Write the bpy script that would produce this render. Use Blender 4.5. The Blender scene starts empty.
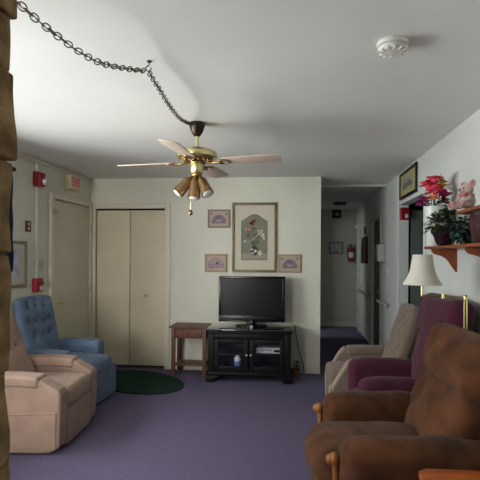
import bpy, math, random
from mathutils import Vector, Matrix, noise
random.seed(7)
R = math.radians
col = bpy.context.scene.collection
YB, XL, XR, HC, YN, YE, XC = 5.77, -2.70, 1.20, 2.45, -1.40, 9.70, 0.28   # room planes

# ------------------------------------------------------------------ helpers
def lin(c):
    return tuple(((v/12.92) if v <= 0.04045 else ((v+0.055)/1.055)**2.4) for v in c) + (1.0,)

def mat(name, c, rough=0.6, metal=0.0, spec=0.4, var=0.0, vscale=8.0, bump=0.0, bscale=60.0, sheen=0.0, c2=None,
        stretch=(1, 1, 1), detail=4.0, emit=None, coat=0.0, trans=None):
    m = bpy.data.materials.new(name); m.use_nodes = True
    nt = m.node_tree; b = nt.nodes['Principled BSDF']
    b.inputs['Roughness'].default_value = rough; b.inputs['Metallic'].default_value = metal
    b.inputs['Specular IOR Level'].default_value = spec
    b.inputs['Base Color'].default_value = lin(c)
    if sheen:
        b.inputs['Sheen Weight'].default_value = sheen
        b.inputs['Sheen Roughness'].default_value = 0.5
    if coat: b.inputs['Coat Weight'].default_value = coat
    tc = nt.nodes.new('ShaderNodeTexCoord'); mp = nt.nodes.new('ShaderNodeMapping')
    mp.inputs['Scale'].default_value = stretch
    nt.links.new(tc.outputs['Object'], mp.inputs['Vector'])
    if var or c2:
        n = nt.nodes.new('ShaderNodeTexNoise'); n.inputs['Scale'].default_value = vscale; n.inputs['Detail'].default_value = detail
        nt.links.new(mp.outputs['Vector'], n.inputs['Vector'])
        r = nt.nodes.new('ShaderNodeValToRGB')
        r.color_ramp.elements[0].position = 0.32; r.color_ramp.elements[1].position = 0.68
        lo = c if c2 else tuple(max(0, v*(1-var)) for v in c)
        hi = c2 if c2 else tuple(min(1, v*(1+var)) for v in c)
        r.color_ramp.elements[0].color = lin(lo); r.color_ramp.elements[1].color = lin(hi)
        nt.links.new(n.outputs['Fac'], r.inputs['Fac']); nt.links.new(r.outputs['Color'], b.inputs['Base Color'])
    if bump:
        n2 = nt.nodes.new('ShaderNodeTexNoise'); n2.inputs['Scale'].default_value = bscale; n2.inputs['Detail'].default_value = 3
        nt.links.new(mp.outputs['Vector'], n2.inputs['Vector'])
        bp = nt.nodes.new('ShaderNodeBump'); bp.inputs['Strength'].default_value = bump; bp.inputs['Distance'].default_value = 0.01
        nt.links.new(n2.outputs['Fac'], bp.inputs['Height']); nt.links.new(bp.outputs['Normal'], b.inputs['Normal'])
    if emit:
        b.inputs['Emission Color'].default_value = lin(c); b.inputs['Emission Strength'].default_value = emit
    return m

def glass(name, tint=(1, 1, 1), refl=0.08):
    m = bpy.data.materials.new(name); m.use_nodes = True; nt = m.node_tree; nt.nodes.clear()
    o = nt.nodes.new('ShaderNodeOutputMaterial'); mx = nt.nodes.new('ShaderNodeMixShader')
    t = nt.nodes.new('ShaderNodeBsdfTransparent'); g = nt.nodes.new('ShaderNodeBsdfGlossy')
    t.inputs['Color'].default_value = lin(tint); g.inputs['Roughness'].default_value = 0.03
    mx.inputs['Fac'].default_value = refl
    nt.links.new(t.outputs[0], mx.inputs[1]); nt.links.new(g.outputs[0], mx.inputs[2]); nt.links.new(mx.outputs[0], o.inputs['Surface'])
    return m

def empty(name, loc=(0, 0, 0), rz=0.0):
    o = bpy.data.objects.new(name, None); col.objects.link(o)
    o.location = loc; o.rotation_euler = (0, 0, rz); o.empty_display_size = 0.05
    return o

def tag(o, label=None, cat=None, group=None, kind=None):
    if label: o['label'] = label
    if cat: o['category'] = cat
    if group: o['group'] = group
    if kind: o['kind'] = kind
    return o

def thing(name, label, cat, loc=(0, 0, 0), rz=0.0, group=None):
    return tag(empty(name, loc, rz), label, cat, group)

class MB:
    def __init__(s): s.v, s.f, s.m = [], [], []
    def add(s, vs, fs, mi=0, M=None):
        k = len(s.v)
        for p in vs:
            p = Vector(p); s.v.append(M @ p if M is not None else p)
        for f in fs: s.f.append([i+k for i in f]); s.m.append(mi)
        return s
    def box(s, x0, x1, y0, y1, z0, z1, mi=0, M=None):
        vs = [(x, y, z) for x in (x0, x1) for y in (y0, y1) for z in (z0, z1)]
        return s.add(vs, [(0, 1, 3, 2), (4, 6, 7, 5), (0, 4, 5, 1), (2, 3, 7, 6), (0, 2, 6, 4), (1, 5, 7, 3)], mi, M)
    def rbox(s, x0, x1, y0, y1, z0, z1, r=0.004, k=1, m=2, deform=None, M=None, mi=0):
        c = Vector(((x0+x1)/2, (y0+y1)/2, (z0+z1)/2)); h = ((x1-x0)/2, (y1-y0)/2, (z1-z0)/2)
        r = min(r, min(h)*0.999)
        co = []
        for a in range(3):
            inn = h[a]-r
            edge = [r*math.tan(R(45)*(1-i/m)) for i in range(m)]
            kk = k if isinstance(k, int) else k[a]
            mid = [-inn+2*inn*i/kk for i in range(kk+1)]
            co.append([-(inn+e) for e in edge]+mid+[inn+e for e in reversed(edge)])
        idx = {}; vs = []; fs = []
        def vid(q):
            key = tuple(round(v, 6) for v in q)
            if key not in idx:
                inner = Vector([max(-(h[a]-r), min(h[a]-r, q[a])) for a in range(3)])
                d = Vector(q)-inner
                p = inner+d.normalized()*r if d.length > 1e-9 else Vector(q)
                if deform: p = deform(p, Vector((p.x/h[0], p.y/h[1], p.z/h[2])))
                idx[key] = len(vs); vs.append(p+c)
            return idx[key]
        for a in range(3):
            b, d = (a+1) % 3, (a+2) % 3
            for sg in (-1, 1):
                for i in range(len(co[b])-1):
                    for j in range(len(co[d])-1):
                        qs = []
                        for (ii, jj) in ((i, j), (i+1, j), (i+1, j+1), (i, j+1)):
                            q = [0, 0, 0]; q[a] = sg*h[a]; q[b] = co[b][ii]; q[d] = co[d][jj]; qs.append(vid(q))
                        if sg < 0: qs.reverse()
                        fs.append(qs)
        return s.add(vs, fs, mi, M)
    def tube(s, pts, r, n=8, mi=0, M=None, closed=False, caps=True, squash=None):
        pts = [Vector(p) for p in pts]; N = len(pts)
        rs = r if isinstance(r, (list, tuple)) else [r]*N
        vs = []; fs = []; up = None
        for i, p in enumerate(pts):
            a = pts[(i-1) % N] if (closed or i > 0) else p
            b = pts[(i+1) % N] if (closed or i < N-1) else p
            t = (b-a).normalized()
            if up is None:
                up = Vector((0, 0, 1)) if abs(t.z) < 0.9 else Vector((1, 0, 0))
            up = (up-t*up.dot(t))
            if up.length < 1e-5: up = t.orthogonal()
            up.normalize(); sd = t.cross(up)
            for k in range(n):
                an = 2*math.pi*k/n
                vs.append(p+(up*math.sin(an)+sd*math.cos(an))*rs[i])
        for i in range(N if closed else N-1):
            for k in range(n):
                a, b = i*n+k, i*n+(k+1) % n; c, d = ((i+1) % N)*n+(k+1) % n, ((i+1) % N)*n+k
                fs.append((a, b, c, d))
        if caps and not closed:
            fs.append(tuple(reversed(range(n)))); fs.append(tuple(range((N-1)*n, N*n)))
        return s.add(vs, fs, mi, M)
    def cyl(s, p0, p1, r0, r1=None, n=16, mi=0, M=None):
        return s.tube([p0, p1], [r0, r0 if r1 is None else r1], n, mi, M)
    def lathe(s, prof, n=24, mi=0, M=None, cap=True):
        vs = []; fs = []
        for (r, z) in prof:
            for k in range(n):
                a = 2*math.pi*k/n; vs.append((r*math.cos(a), r*math.sin(a), z))
        for i in range(len(prof)-1):
            for k in range(n):
                fs.append((i*n+k, i*n+(k+1) % n, (i+1)*n+(k+1) % n, (i+1)*n+k))
        if cap:
            fs.append(tuple(reversed(range(n)))); fs.append(tuple(range((len(prof)-1)*n, len(prof)*n)))
        return s.add(vs, fs, mi, M)
    def ball(s, c, r, nu=14, nv=9, mi=0, M=None, rot=None):
        if not isinstance(r, (tuple, list)): r = (r, r, r)
        vs = []; fs = []
        c = Vector(c)
        for j in range(nv+1):
            th = math.pi*j/nv
            for i in range(nu):
                ph = 2*math.pi*i/nu
                p = Vector((r[0]*math.sin(th)*math.cos(ph), r[1]*math.sin(th)*math.sin(ph), -r[2]*math.cos(th)))
                if rot is not None: p = rot @ p
                vs.append(c+p)
        for j in range(nv):
            for i in range(nu):
                fs.append((j*nu+i, j*nu+(i+1) % nu, (j+1)*nu+(i+1) % nu, (j+1)*nu+i))
        return s.add(vs, fs, mi, M)
    def prism(s, poly, a0, a1, ax='y', r=0.0, mi=0, M=None, nr=3):
        # poly: 2-D outline; extruded along ax from a0 to a1 with rounded rims
        n = len(poly)
        area = sum(poly[i][0]*poly[(i+1) % n][1]-poly[(i+1) % n][0]*poly[i][1] for i in range(n))
        P = [Vector((p[0], p[1])) for p in poly]
        if area < 0: P.reverse()
        nor = []
        for i in range(n):
            e1 = (P[i]-P[i-1]).normalized(); e2 = (P[(i+1) % n]-P[i]).normalized()
            n1 = Vector((-e1.y, e1.x)); n2 = Vector((-e2.y, e2.x)); q = n1+n2
            q = q.normalized() if q.length > 1e-6 else n1
            nor.append(q/max(0.5, q.dot(n1)))
        lay = []
        if r > 0:
            for i in range(nr+1):
                a = R(90)*i/nr; lay.append((a0+r-r*math.sin(a), r-r*math.cos(a+0) if False else r*(1-math.sin(R(90)-0)) if False else 0))
            lay = []
            for i in range(nr+1):
                a = R(90)*i/nr; lay.append((a0+r*(1-math.sin(a)), r*(1-math.cos(a))))
            lay = list(reversed(lay))
            lay = lay+[(a1-(q-a0), ins) for (q, ins) in reversed(lay)]
        else: lay = [(a0, 0), (a1, 0)]
        vs = []; fs = []
        for (q, ins) in lay:
            for i in range(n):
                p = P[i]+nor[i]*ins
                vs.append({'y': (p.x, q, p.y), 'x': (q, p.x, p.y), 'z': (p.x, p.y, q)}[ax])
        for l in range(len(lay)-1):
            for i in range(n):
                f = (l*n+i, l*n+(i+1) % n, (l+1)*n+(i+1) % n, (l+1)*n+i)
                fs.append(tuple(reversed(f)) if ax == 'y' else f)
        c0 = tuple(reversed(range(n))); c1 = tuple(range((len(lay)-1)*n, len(lay)*n))
        if ax == 'y': c0, c1 = tuple(reversed(c0)), tuple(reversed(c1))
        fs += [c0, c1]
        return s.add(vs, fs, mi, M)
    def build(s, name, m, parent=None, sharp=38, kind=None):
        me = bpy.data.meshes.new(name); me.from_pydata([tuple(v) for v in s.v], [], s.f)
        ms = m if isinstance(m, (list, tuple)) else [m]
        for q in ms: me.materials.append(q)
        me.polygons.foreach_set('material_index', s.m)
        me.polygons.foreach_set('use_smooth', [True]*len(me.polygons))
        me.update(); me.set_sharp_from_angle(angle=R(sharp))
        o = bpy.data.objects.new(name, me); col.objects.link(o)
        if parent is not None: o.parent = parent
        if kind: o['kind'] = kind
        return o

def chaikin(poly, it=2, q=0.2):
    for _ in range(it):
        out = []
        for i in range(len(poly)):
            a, b = poly[i], poly[(i+1) % len(poly)]
            out.append((a[0]*(1-q)+b[0]*q, a[1]*(1-q)+b[1]*q)); out.append((a[0]*q+b[0]*(1-q), a[1]*q+b[1]*(1-q)))
        poly = out
    return poly

def spline(pts, n=8):
    pts = [Vector(p) for p in pts]; out = []
    for i in range(len(pts)-1):
        p0 = pts[max(0, i-1)]; p1 = pts[i]; p2 = pts[i+1]; p3 = pts[min(len(pts)-1, i+2)]
        for k in range(n):
            t = k/n
            out.append(0.5*((2*p1)+(p2-p0)*t+(2*p0-5*p1+4*p2-p3)*t*t+(3*p1-p0-3*p2+p3)*t**3))
    out.append(pts[-1]); return out

def rod_mesh(name, text, size, extrude, m, parent, M):
    c = bpy.data.curves.new(name, 'FONT'); c.body = text; c.size = size; c.extrude = extrude
    c.align_x = 'CENTER'; c.align_y = 'CENTER'
    t = bpy.data.objects.new(name, c); col.objects.link(t)
    dg = bpy.context.evaluated_depsgraph_get(); dg.update()
    me = bpy.data.meshes.new_from_object(t.evaluated_get(dg)); bpy.data.objects.remove(t)
    me.transform(M); me.materials.clear(); me.materials.append(m)
    o = bpy.data.objects.new(name, me); col.objects.link(o); o.parent = parent
    return o

def holes(mb, ax, a0, a1, u0, u1, z0, z1, hs):
    """wall slab with rectangular holes; ax 'x' = slab a0..a1 in X, running along Y"""
    us = sorted({u0, u1, *[h[0] for h in hs], *[h[1] for h in hs]}); zs = sorted({z0, z1, *[h[2] for h in hs], *[h[3] for h in hs]})
    for i in range(len(us)-1):
        for j in range(len(zs)-1):
            uc, zc = (us[i]+us[i+1])/2, (zs[j]+zs[j+1])/2
            if any(h[0] < uc < h[1] and h[2] < zc < h[3] for h in hs): continue
            if ax == 'x': mb.box(a0, a1, us[i], us[i+1], zs[j], zs[j+1])
            else: mb.box(us[i], us[i+1], a0, a1, zs[j], zs[j+1])
    return mb

# ------------------------------------------------------------------ materials
M_wall = mat('wall paint', (0.86, 0.86, 0.805), 0.75, var=0.02, vscale=2, bump=0.05, bscale=120)
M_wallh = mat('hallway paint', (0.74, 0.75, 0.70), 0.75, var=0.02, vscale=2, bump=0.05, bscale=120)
M_wallr = mat('wall paint white', (0.80, 0.815, 0.80), 0.7, var=0.015, vscale=2, bump=0.05, bscale=120)
M_ceil = mat('ceiling paint', (0.87, 0.87, 0.855), 0.8, var=0.015, vscale=1.5, bump=0.06, bscale=90)
M_trim = mat('trim paint', (0.85, 0.83, 0.765), 0.45)
M_door = mat('cream door paint', (0.84, 0.80, 0.70), 0.42, var=0.02, vscale=3)
M_doorl = mat('pale door paint', (0.82, 0.80, 0.71), 0.45, var=0.02, vscale=3)
M_dark = mat('gap shade', (0.04, 0.04, 0.04), 0.9)  # near-black colour stands for the shade inside gaps
M_carpet = mat('purple carpet', (0.315, 0.285, 0.38), 0.95, spec=0.1, c2=(0.49, 0.455, 0.565), vscale=110, detail=8, bump=0.4, bscale=260)
M_stone = mat('rough stone', (0.41, 0.325, 0.21), 0.9, spec=0.2, c2=(0.63, 0.53, 0.38), vscale=14, bump=0.9, bscale=45)
M_brass = mat('polished brass', (0.90, 0.85, 0.62), 0.3, metal=1.0)
M_abrass = mat('antique brass', (0.62, 0.51, 0.36), 0.34, metal=1.0)
M_bronze = mat('dark bronze', (0.22, 0.19, 0.16), 0.35, metal=0.8)
M_steel = mat('steel', (0.72, 0.72, 0.70), 0.3, metal=1.0)
M_chain = mat('chain metal', (0.36, 0.33, 0.27), 0.4, metal=0.9)
M_cord = mat('cord', (0.42, 0.38, 0.30), 0.6)
M_blade = mat('bleached wood blade', (0.80, 0.73, 0.66), 0.5, var=0.05, vscale=6, stretch=(1, 10, 10))
M_whitep = mat('white plastic', (0.86, 0.86, 0.83), 0.4)
M_bulb = mat('frosted bulb', (0.93, 0.93, 0.92), 0.25)
M_black = mat('black lacquer', (0.05, 0.05, 0.055), 0.45, spec=0.22)
M_blackg = mat('gloss black top', (0.09, 0.09, 0.095), 0.04, spec=1.0, coat=0.8)
M_tv = mat('tv plastic', (0.035, 0.037, 0.045), 0.25)
M_screen = mat('tv screen', (0.06, 0.066, 0.076), 0.3, spec=0.25)
M_wood = mat('reddish wood', (0.38, 0.235, 0.175), 0.45, var=0.22, vscale=5, stretch=(1, 1, 6))
M_woodo = mat('orange wood', (0.62, 0.32, 0.13), 0.3, var=0.15, vscale=5, stretch=(1, 6, 1))
M_woods = mat('shelf wood', (0.53, 0.28, 0.15), 0.4, var=0.15, vscale=5, stretch=(6, 1, 6))
M_knobw = mat('honey wood', (0.60, 0.38, 0.20), 0.35, var=0.12, vscale=10)
M_rug = mat('green rug', (0.13, 0.225, 0.19), 0.95, spec=0.1, var=0.15, vscale=60, bump=0.6, bscale=260)
M_red = mat('alarm red', (0.55, 0.12, 0.16), 0.35)
M_redd = mat('exit red', (0.85, 0.12, 0.17), 0.5)
M_signw = mat('sign white', (0.92, 0.80, 0.76), 0.5)
M_cream = mat('cream plastic', (0.80, 0.76, 0.64), 0.45)
M_brownp = mat('brown plate', (0.34, 0.22, 0.15), 0.4)
M_navy = mat('navy cloth', (0.13, 0.15, 0.24), 0.9, var=0.12, vscale=20)
M_gold = mat('aged gold frame', (0.47, 0.41, 0.29), 0.4, metal=0.25, var=0.12, vscale=20)
M_tanf = mat('tan frame', (0.66, 0.56, 0.44), 0.5, var=0.08, vscale=20)
M_matb = mat('mat board', (0.79, 0.77, 0.70), 0.8)
M_glass = glass('pane glass')
M_cabglass = glass('cabinet glass', (0.97, 0.97, 0.98), 0.04)

def fabric(name, c, c2=None, sheen=0.25, bump=0.25, var=0.08, bscale=300, vscale=9):
    return mat(name, c, 0.9, spec=0.15, var=var, vscale=vscale, bump=bump, bscale=bscale, sheen=sheen, c2=c2)
F_tan = fabric('tan upholstery', (0.63, 0.53, 0.47), sheen=0.15, var=0.05)
F_blue = fabric('blue upholstery', (0.41, 0.485, 0.585), sheen=0.1, var=0.07)
F_brown = fabric('brown suede', (0.225, 0.135, 0.082), c2=(0.40, 0.25, 0.155), sheen=0.08, vscale=6)
F_burg = fabric('burgundy velvet', (0.29, 0.125, 0.19), sheen=0.15, var=0.1)
F_beige = fabric('beige upholstery', (0.43, 0.375, 0.33), c2=(0.50, 0.435, 0.385), sheen=0.15, vscale=70)
F_piping = fabric('pale piping', (0.70, 0.63, 0.55), sheen=0.1)

# ------------------------------------------------------------------ room shell
T = 0.10
DY0, DY1, DZ = 4.53, 5.59, 2.07             # doorway in the right wall
HD0, HD1 = 6.85, 7.67                       # hallway door
W1 = (0.75, 3.72, 0.95, 2.10)               # window, left wall
W2 = (-2.66, -1.80, 0.75, 2.15)                # unseen window added behind the viewer, opening for the rear fill
MB().box(XL-T, XR+T, YN-T, YE+T, -0.1, 0).build('floor', M_carpet, kind='structure')
MB().box(XL-T, XR+T, YN-T, YE+T, HC, HC+0.1).build('ceiling', M_ceil, kind='structure')
holes(MB(), 'x', XL-T, XL, YN-T, YB+0.7, 0, HC, [W1]).build('wall_left', M_wall, kind='structure')
CL = (-2.62, -1.70, 0, 2.06)
holes(MB(), 'y', YB, YB+T, XL, XC, 0, HC, [CL]).build('wall_back', M_wall, kind='structure')
MB().box(XL, -1.5, YB+0.6, YB+0.65, 0, HC).box(-1.55, -1.5, YB+T, YB+0.6, 0, HC).build('wall_closet', M_wall, kind='structure')
holes(MB(), 'x', XR, XR+T, YN-T, YE+T, 0, HC, [(DY0, DY1, 0, DZ), (HD0, HD1, 0, 2.03)]).build('wall_right', M_wallr, kind='structure')
holes(MB(), 'y', YN-T, YN, XL, XR, 0, HC, [W2]).build('wall_front', M_wall, kind='structure')
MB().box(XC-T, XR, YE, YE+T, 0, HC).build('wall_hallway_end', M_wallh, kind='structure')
HL = (8.35, 9.15, 0, 2.03)
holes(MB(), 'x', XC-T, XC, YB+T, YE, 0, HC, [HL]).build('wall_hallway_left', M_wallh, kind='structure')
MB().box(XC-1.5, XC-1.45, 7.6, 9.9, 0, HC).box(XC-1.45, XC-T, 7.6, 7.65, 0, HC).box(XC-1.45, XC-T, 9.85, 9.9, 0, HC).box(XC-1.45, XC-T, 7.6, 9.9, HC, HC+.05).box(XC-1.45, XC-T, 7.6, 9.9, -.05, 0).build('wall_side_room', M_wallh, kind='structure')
# dim room beyond the right-hand doorway
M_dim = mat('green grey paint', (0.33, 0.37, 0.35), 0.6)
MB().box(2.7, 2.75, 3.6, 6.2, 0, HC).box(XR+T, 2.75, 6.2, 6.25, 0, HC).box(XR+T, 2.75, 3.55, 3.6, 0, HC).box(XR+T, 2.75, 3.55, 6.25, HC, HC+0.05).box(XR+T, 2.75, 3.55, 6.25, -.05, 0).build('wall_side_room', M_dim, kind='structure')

MB().rbox(-1.64, XC, YB-0.014, YB, 0, 0.10, 0.004).build('baseboard_back', M_trim, kind='structure')
MB().rbox(XL, XL+0.014, YN, 4.72, 0, 0.10, 0.004).build('baseboard_left', M_trim, kind='structure')
MB().rbox(XR-0.014, XR, YN, DY0-0.08, 0, 0.10, 0.004).rbox(XR-0.014, XR, 5.81, HD0-0.08, 0, 0.10, 0.004).build('baseboard_right', M_trim, kind='structure')
MB().rbox(XC, XR, YE-0.014, YE, 0, 0.10, 0.004).build('baseboard_hallway', M_trim, kind='structure')
# cornice on the left wall up to the conduit, strip across the hallway ceiling
MB().rbox(XL, XL+0.03, YN, 4.50, HC-0.06, HC, 0.01).build('trim_1', M_trim, kind='structure')
MB().rbox(XC, XR, 6.42, 6.47, HC-0.03, HC, 0.006).build('trim_2', M_whitep, kind='structure')
# casing left of right-hand doorway
MB().rbox(XR-0.02, XR, 5.60, 5.80, 0, HC-0.01, 0.006).build('trim_3', M_wallr, kind='structure')

# left door
d1 = MB().rbox(XL, XL+0.03, 4.83, 5.67, 0.01, 2.06, 0.006).build('door_1', M_doorl, kind='structure')
MB().rbox(XL, XL+0.045, 4.745, 4.815, 0, 2.14, 0.01).rbox(XL, XL+0.045, 5.685, 5.755, 0, 2.14, 0.01).rbox(XL, XL+0.045, 4.815, 5.685, 2.075, 2.14, 0.01).build('door_frame', M_trim, d1)
MB().cyl((XL+0.03, 4.915, 0.91), (XL+0.038, 4.915, 0.91), 0.028).cyl((XL+0.038, 4.915, 0.91), (XL+0.075, 4.915, 0.91), 0.009).tube([(XL+0.075, 4.905, 0.91), (XL+0.078, 4.96, 0.912), (XL+0.072, 5.02, 0.905)], [0.010, 0.009, 0.007]).build('door_handle', M_brass, d1)
for z in (1.80, 1.02, 0.25):
    MB().cyl((XL+0.05, 5.675, z-0.05), (XL+0.05, 5.675, z+0.05), 0.008).build('hinge', M_steel, d1)
MB().rbox(XL+0.045, XL+0.065, 4.755, 4.80, 1.89, 1.96, 0.004).rbox(XL+0.03, XL+0.05, 4.83, 4.88, 1.905, 1.945, 0.004).build('latch', M_steel, d1)
# closet
d2 = empty('door_2', (0, 0, 0)); d2['kind'] = 'structure'
for (a, b) in ((CL[0]+0.004, -2.172), (-2.164, CL[1]-0.004)):
    MB().rbox(a, b, YB+0.012, YB+0.045, 0.035, 2.04, 0.004).build('door_panel', M_door, d2)
MB().rbox(CL[0]-0.07, CL[0], YB-0.018, YB+T, 0, 2.13, 0.008).rbox(CL[1], CL[1]+0.07, YB-0.018, YB+T, 0, 2.13, 0.008).rbox(CL[0], CL[1], YB-0.018, YB+T, 2.06, 2.13, 0.008).build('door_frame', M_trim, d2)
k = MB().lathe([(0.010, 0), (0.010, 0.012), (0.019, 0.020), (0.021, 0.030), (0.014, 0.038), (0.002, 0.040)], 16, M=Matrix.Translation((-1.947, YB+0.012, 0.947)) @ Matrix.Rotation(R(90), 4, 'X')).build('door_handle', M_steel, d2)
MB().rbox(CL[0], CL[1], YB+0.02, YB+0.05, 2.043, 2.06, 0.002).build('door_gap_shade', M_dark, d2)  # strip in the gap over the panels, its shade put into the colour
# right-hand doorway: casing, ledge, open leaf
d3 = empty('door_3', (0, 0, 0)); d3['kind'] = 'structure'
MB().rbox(XR-0.012, XR, DY0-0.05, DY1, DZ, DZ+0.028, 0.004).rbox(XR-0.012, XR, DY0-0.05, DY0, 0, DZ, 0.004).build('door_frame', M_wallr, d3)
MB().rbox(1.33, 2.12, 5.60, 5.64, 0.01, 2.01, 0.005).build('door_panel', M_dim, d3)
lf = MB()
for (z0, z1) in ((0.15, 0.62), (0.72, 1.18), (1.28, 1.88)):
    for (xa, xb_) in ((1.42, 1.68), (1.76, 2.03)): lf.rbox(xa, xb_, 5.592, 5.602, z0, z1, 0.004)
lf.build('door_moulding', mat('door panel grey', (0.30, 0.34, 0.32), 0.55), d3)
# hallway doors
d4 = MB().rbox(XR+0.035, XR+0.075, HD0+0.005, HD1-0.005, 0.01, 2.02, 0.004).build('door_4', mat('dark hallway door', (0.36, 0.34, 0.30), 0.5), kind='structure')
MB().rbox(XR-0.018, XR, HD0-0.07, HD0, 0, 2.10, 0.006).rbox(XR-0.018, XR, HD1, HD1+0.07, 0, 2.10, 0.006).rbox(XR-0.018, XR, HD0, HD1, 2.03, 2.10, 0.006).build('door_frame', M_wallh, d4)
MB().ball((XR+0.0, HD0+0.08, 0.95), 0.03).build('door_handle', M_steel, d4)
d5 = MB().rbox(XR-0.012, XR, 9.10, 9.60, 0.01, 2.03, 0.004).build('door_5', M_wallh, kind='structure')
MB().rbox(XR-0.04, XR, 9.02, 9.10, 0, 2.10, 0.006).rbox(XR-0.04, XR, 9.10, YE-0.02, 2.03, 2.10, 0.006).build('door_frame', M_whitep, d5)

# windows
def window(name, ax, at, u0, u1, z0, z1, sgn):
    w = empty(name); w['kind'] = 'structure'
    def bx(mb, a0, a1, b0, b1, c0, c1):
        if ax == 'x': mb.rbox(at+min(a0*sgn, a1*sgn), at+max(a0*sgn, a1*sgn), b0, b1, c0, c1, 0.004)
        else: mb.rbox(b0, b1, at+min(a0*sgn, a1*sgn), at+max(a0*sgn, a1*sgn), c0, c1, 0.004)
    f = MB(); e = 0.05
    bx(f, -0.08, -0.03, u0, u0+e, z0, z1); bx(f, -0.08, -0.03, u1-e, u1, z0, z1)
    bx(f, -0.08, -0.03, u0+e, u1-e, z0, z0+e); bx(f, -0.08, -0.03, u0+e, u1-e, z1-e, z1)
    um = (u0+u1)/2; bx(f, -0.08, -0.03, um-0.025, um+0.025, z0+e, z1-e)
    f.build('window_frame', M_whitep, w)
    s = MB(); bx(s, -0.03, 0.06, u0-0.05, u1+0.05, z0-0.03, z0); s.build('window_sill', M_whitep, w)
    for (a, b) in ((u0+e, um-0.025), (um+0.025, u1-e)):
        g = MB(); bx(g, -0.058, -0.052, a, b, z0+e, z1-e); g.build('window_pane', M_glass, w)
window('window_1', 'x', XL, *W1, 1)
window('window_fill', 'y', YN, *W2, 1)

# stone pillar at the left edge of the view: courses of rough blocks
sp = MB(); z = 0.0; i = 0
hts = [0.27, 0.22, 0.30, 0.21, 0.20, 0.26, 0.20, 0.195, 0.12, 0.24, 0.235]
for hgt in hts:
    ex = [0.0, -0.006, -0.008, -0.004, -0.008, -0.005, -0.001, 0.002, -0.005, 0.004, 0.002][i]+0.0032
    def df(p, u, s=i):
        q = p*9+Vector((s*7.3, 3.1, s*2.7))
        return p+Vector((noise.noise(q), noise.noise(q+Vector((9, 0, 0))), 0.4*noise.noise(q+Vector((0, 9, 0)))))*0.010
    sp.rbox(-1.45, -0.625+ex, 0.42, 0.955+ex, z+0.001, z+hgt-0.001, 0.006, k=(14, 10, 6), m=2, deform=df)
    z += hgt; i += 1
sp.box(-1.43, -0.634, 0.44, 0.945, 0, HC)
sp.build('wall_stone_pillar', M_stone, kind='structure')

# ------------------------------------------------------------------ ceiling: fan, chain, smoke detector
FX, FY = -0.757, 3.383
fan = thing('ceiling_fan', 'brass ceiling fan with four pale wooden blades and a cluster of spotlights', 'ceiling fan', (FX, FY, 0))
MB().lathe([(0.058, 2.449), (0.058, 2.425), (0.050, 2.40), (0.040, 2.375), (0.024, 2.352), (0.014, 2.348)], 24).build('canopy', M_bronze, fan)
MB().cyl((0, 0, 2.245), (0, 0, 2.352), 0.012).lathe([(0.03, 2.262), (0.03, 2.25), (0.02, 2.242)], 20).build('down_rod', M_brass, fan)
MB().lathe([(0.03, 2.262), (0.080, 2.256), (0.125, 2.243), (0.149, 2.224), (0.153, 2.206), (0.148, 2.190), (0.128, 2.180)], 40).build('motor_housing', M_brass, fan)
mo = MB().lathe([(0.127, 2.185), (0.120, 2.172), (0.085, 2.166), (0.055, 2.164)], 36)
for q in range(16):
    a = 2*math.pi*q/16; mo.ball((0.10*math.cos(a), 0.10*math.sin(a), 2.168), 0.011, 8, 6)
mo.build('motor_grille', M_abrass, fan)
hb = MB().lathe([(0.046, 2.168), (0.050, 2.160), (0.050, 2.090), (0.044, 2.078), (0.030, 2.072)], 28)
hb.build('switch_housing', M_brass, fan)
MB().lathe([(0.034, 2.078), (0.040, 2.068), (0.038, 2.052), (0.022, 2.036), (0.008, 2.030)], 24).build('light_fitter', M_abrass, fan)
for ad in (171, 82, -9, -94):
    Mz = Matrix.Rotation(R(ad), 4, 'Z')
    Mp = Mz @ Matrix.Translation((0, 0, 2.158)) @ Matrix.Rotation(R(-11), 4, 'X')
    pl = [(0.20, -0.050), (0.26, -0.058), (0.40, -0.064), (0.60, -0.068), (0.630, -0.062), (0.638, -0.045), (0.640, 0), (0.638, 0.045), (0.630, 0.062), (0.60, 0.068), (0.40, 0.064), (0.26, 0.058), (0.20, 0.050), (0.185, 0)]
    bl = MB().prism(pl, -0.004, 0.004, 'z', 0.002, M=Mp).build('blade', M_blade, fan)
    ir = MB().tube([Mz @ Vector((0.06, 0, 2.166)), Mz @ Vector((0.11, 0.012, 2.150)), Mz @ Vector((0.16, -0.01, 2.148)), Mz @ Vector((0.20, 0, 2.150))], [0.012, 0.010, 0.009, 0.008], 8)
    for sgn in (-1, 1):
        ir.tube(spline([Mp @ Vector((0.155, 0, -0.006)), Mp @ Vector((0.19, sgn*0.035, -0.008)), Mp @ Vector((0.235, sgn*0.03, -0.007)), Mp @ Vector((0.26, 0, -0.007))], 4), 0.006, 6)
        ir.cyl(Mp @ Vector((0.225, sgn*0.03, -0.010)), Mp @ Vector((0.225, sgn*0.03, 0.006)), 0.006, n=8)
    ir.prism([(0.10, -0.012), (0.17, -0.02), (0.20, 0), (0.17, 0.02), (0.10, 0.012)], -0.010, -0.006, 'z', M=Mp)
    ir.build('blade_iron', M_abrass, bl)
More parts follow.
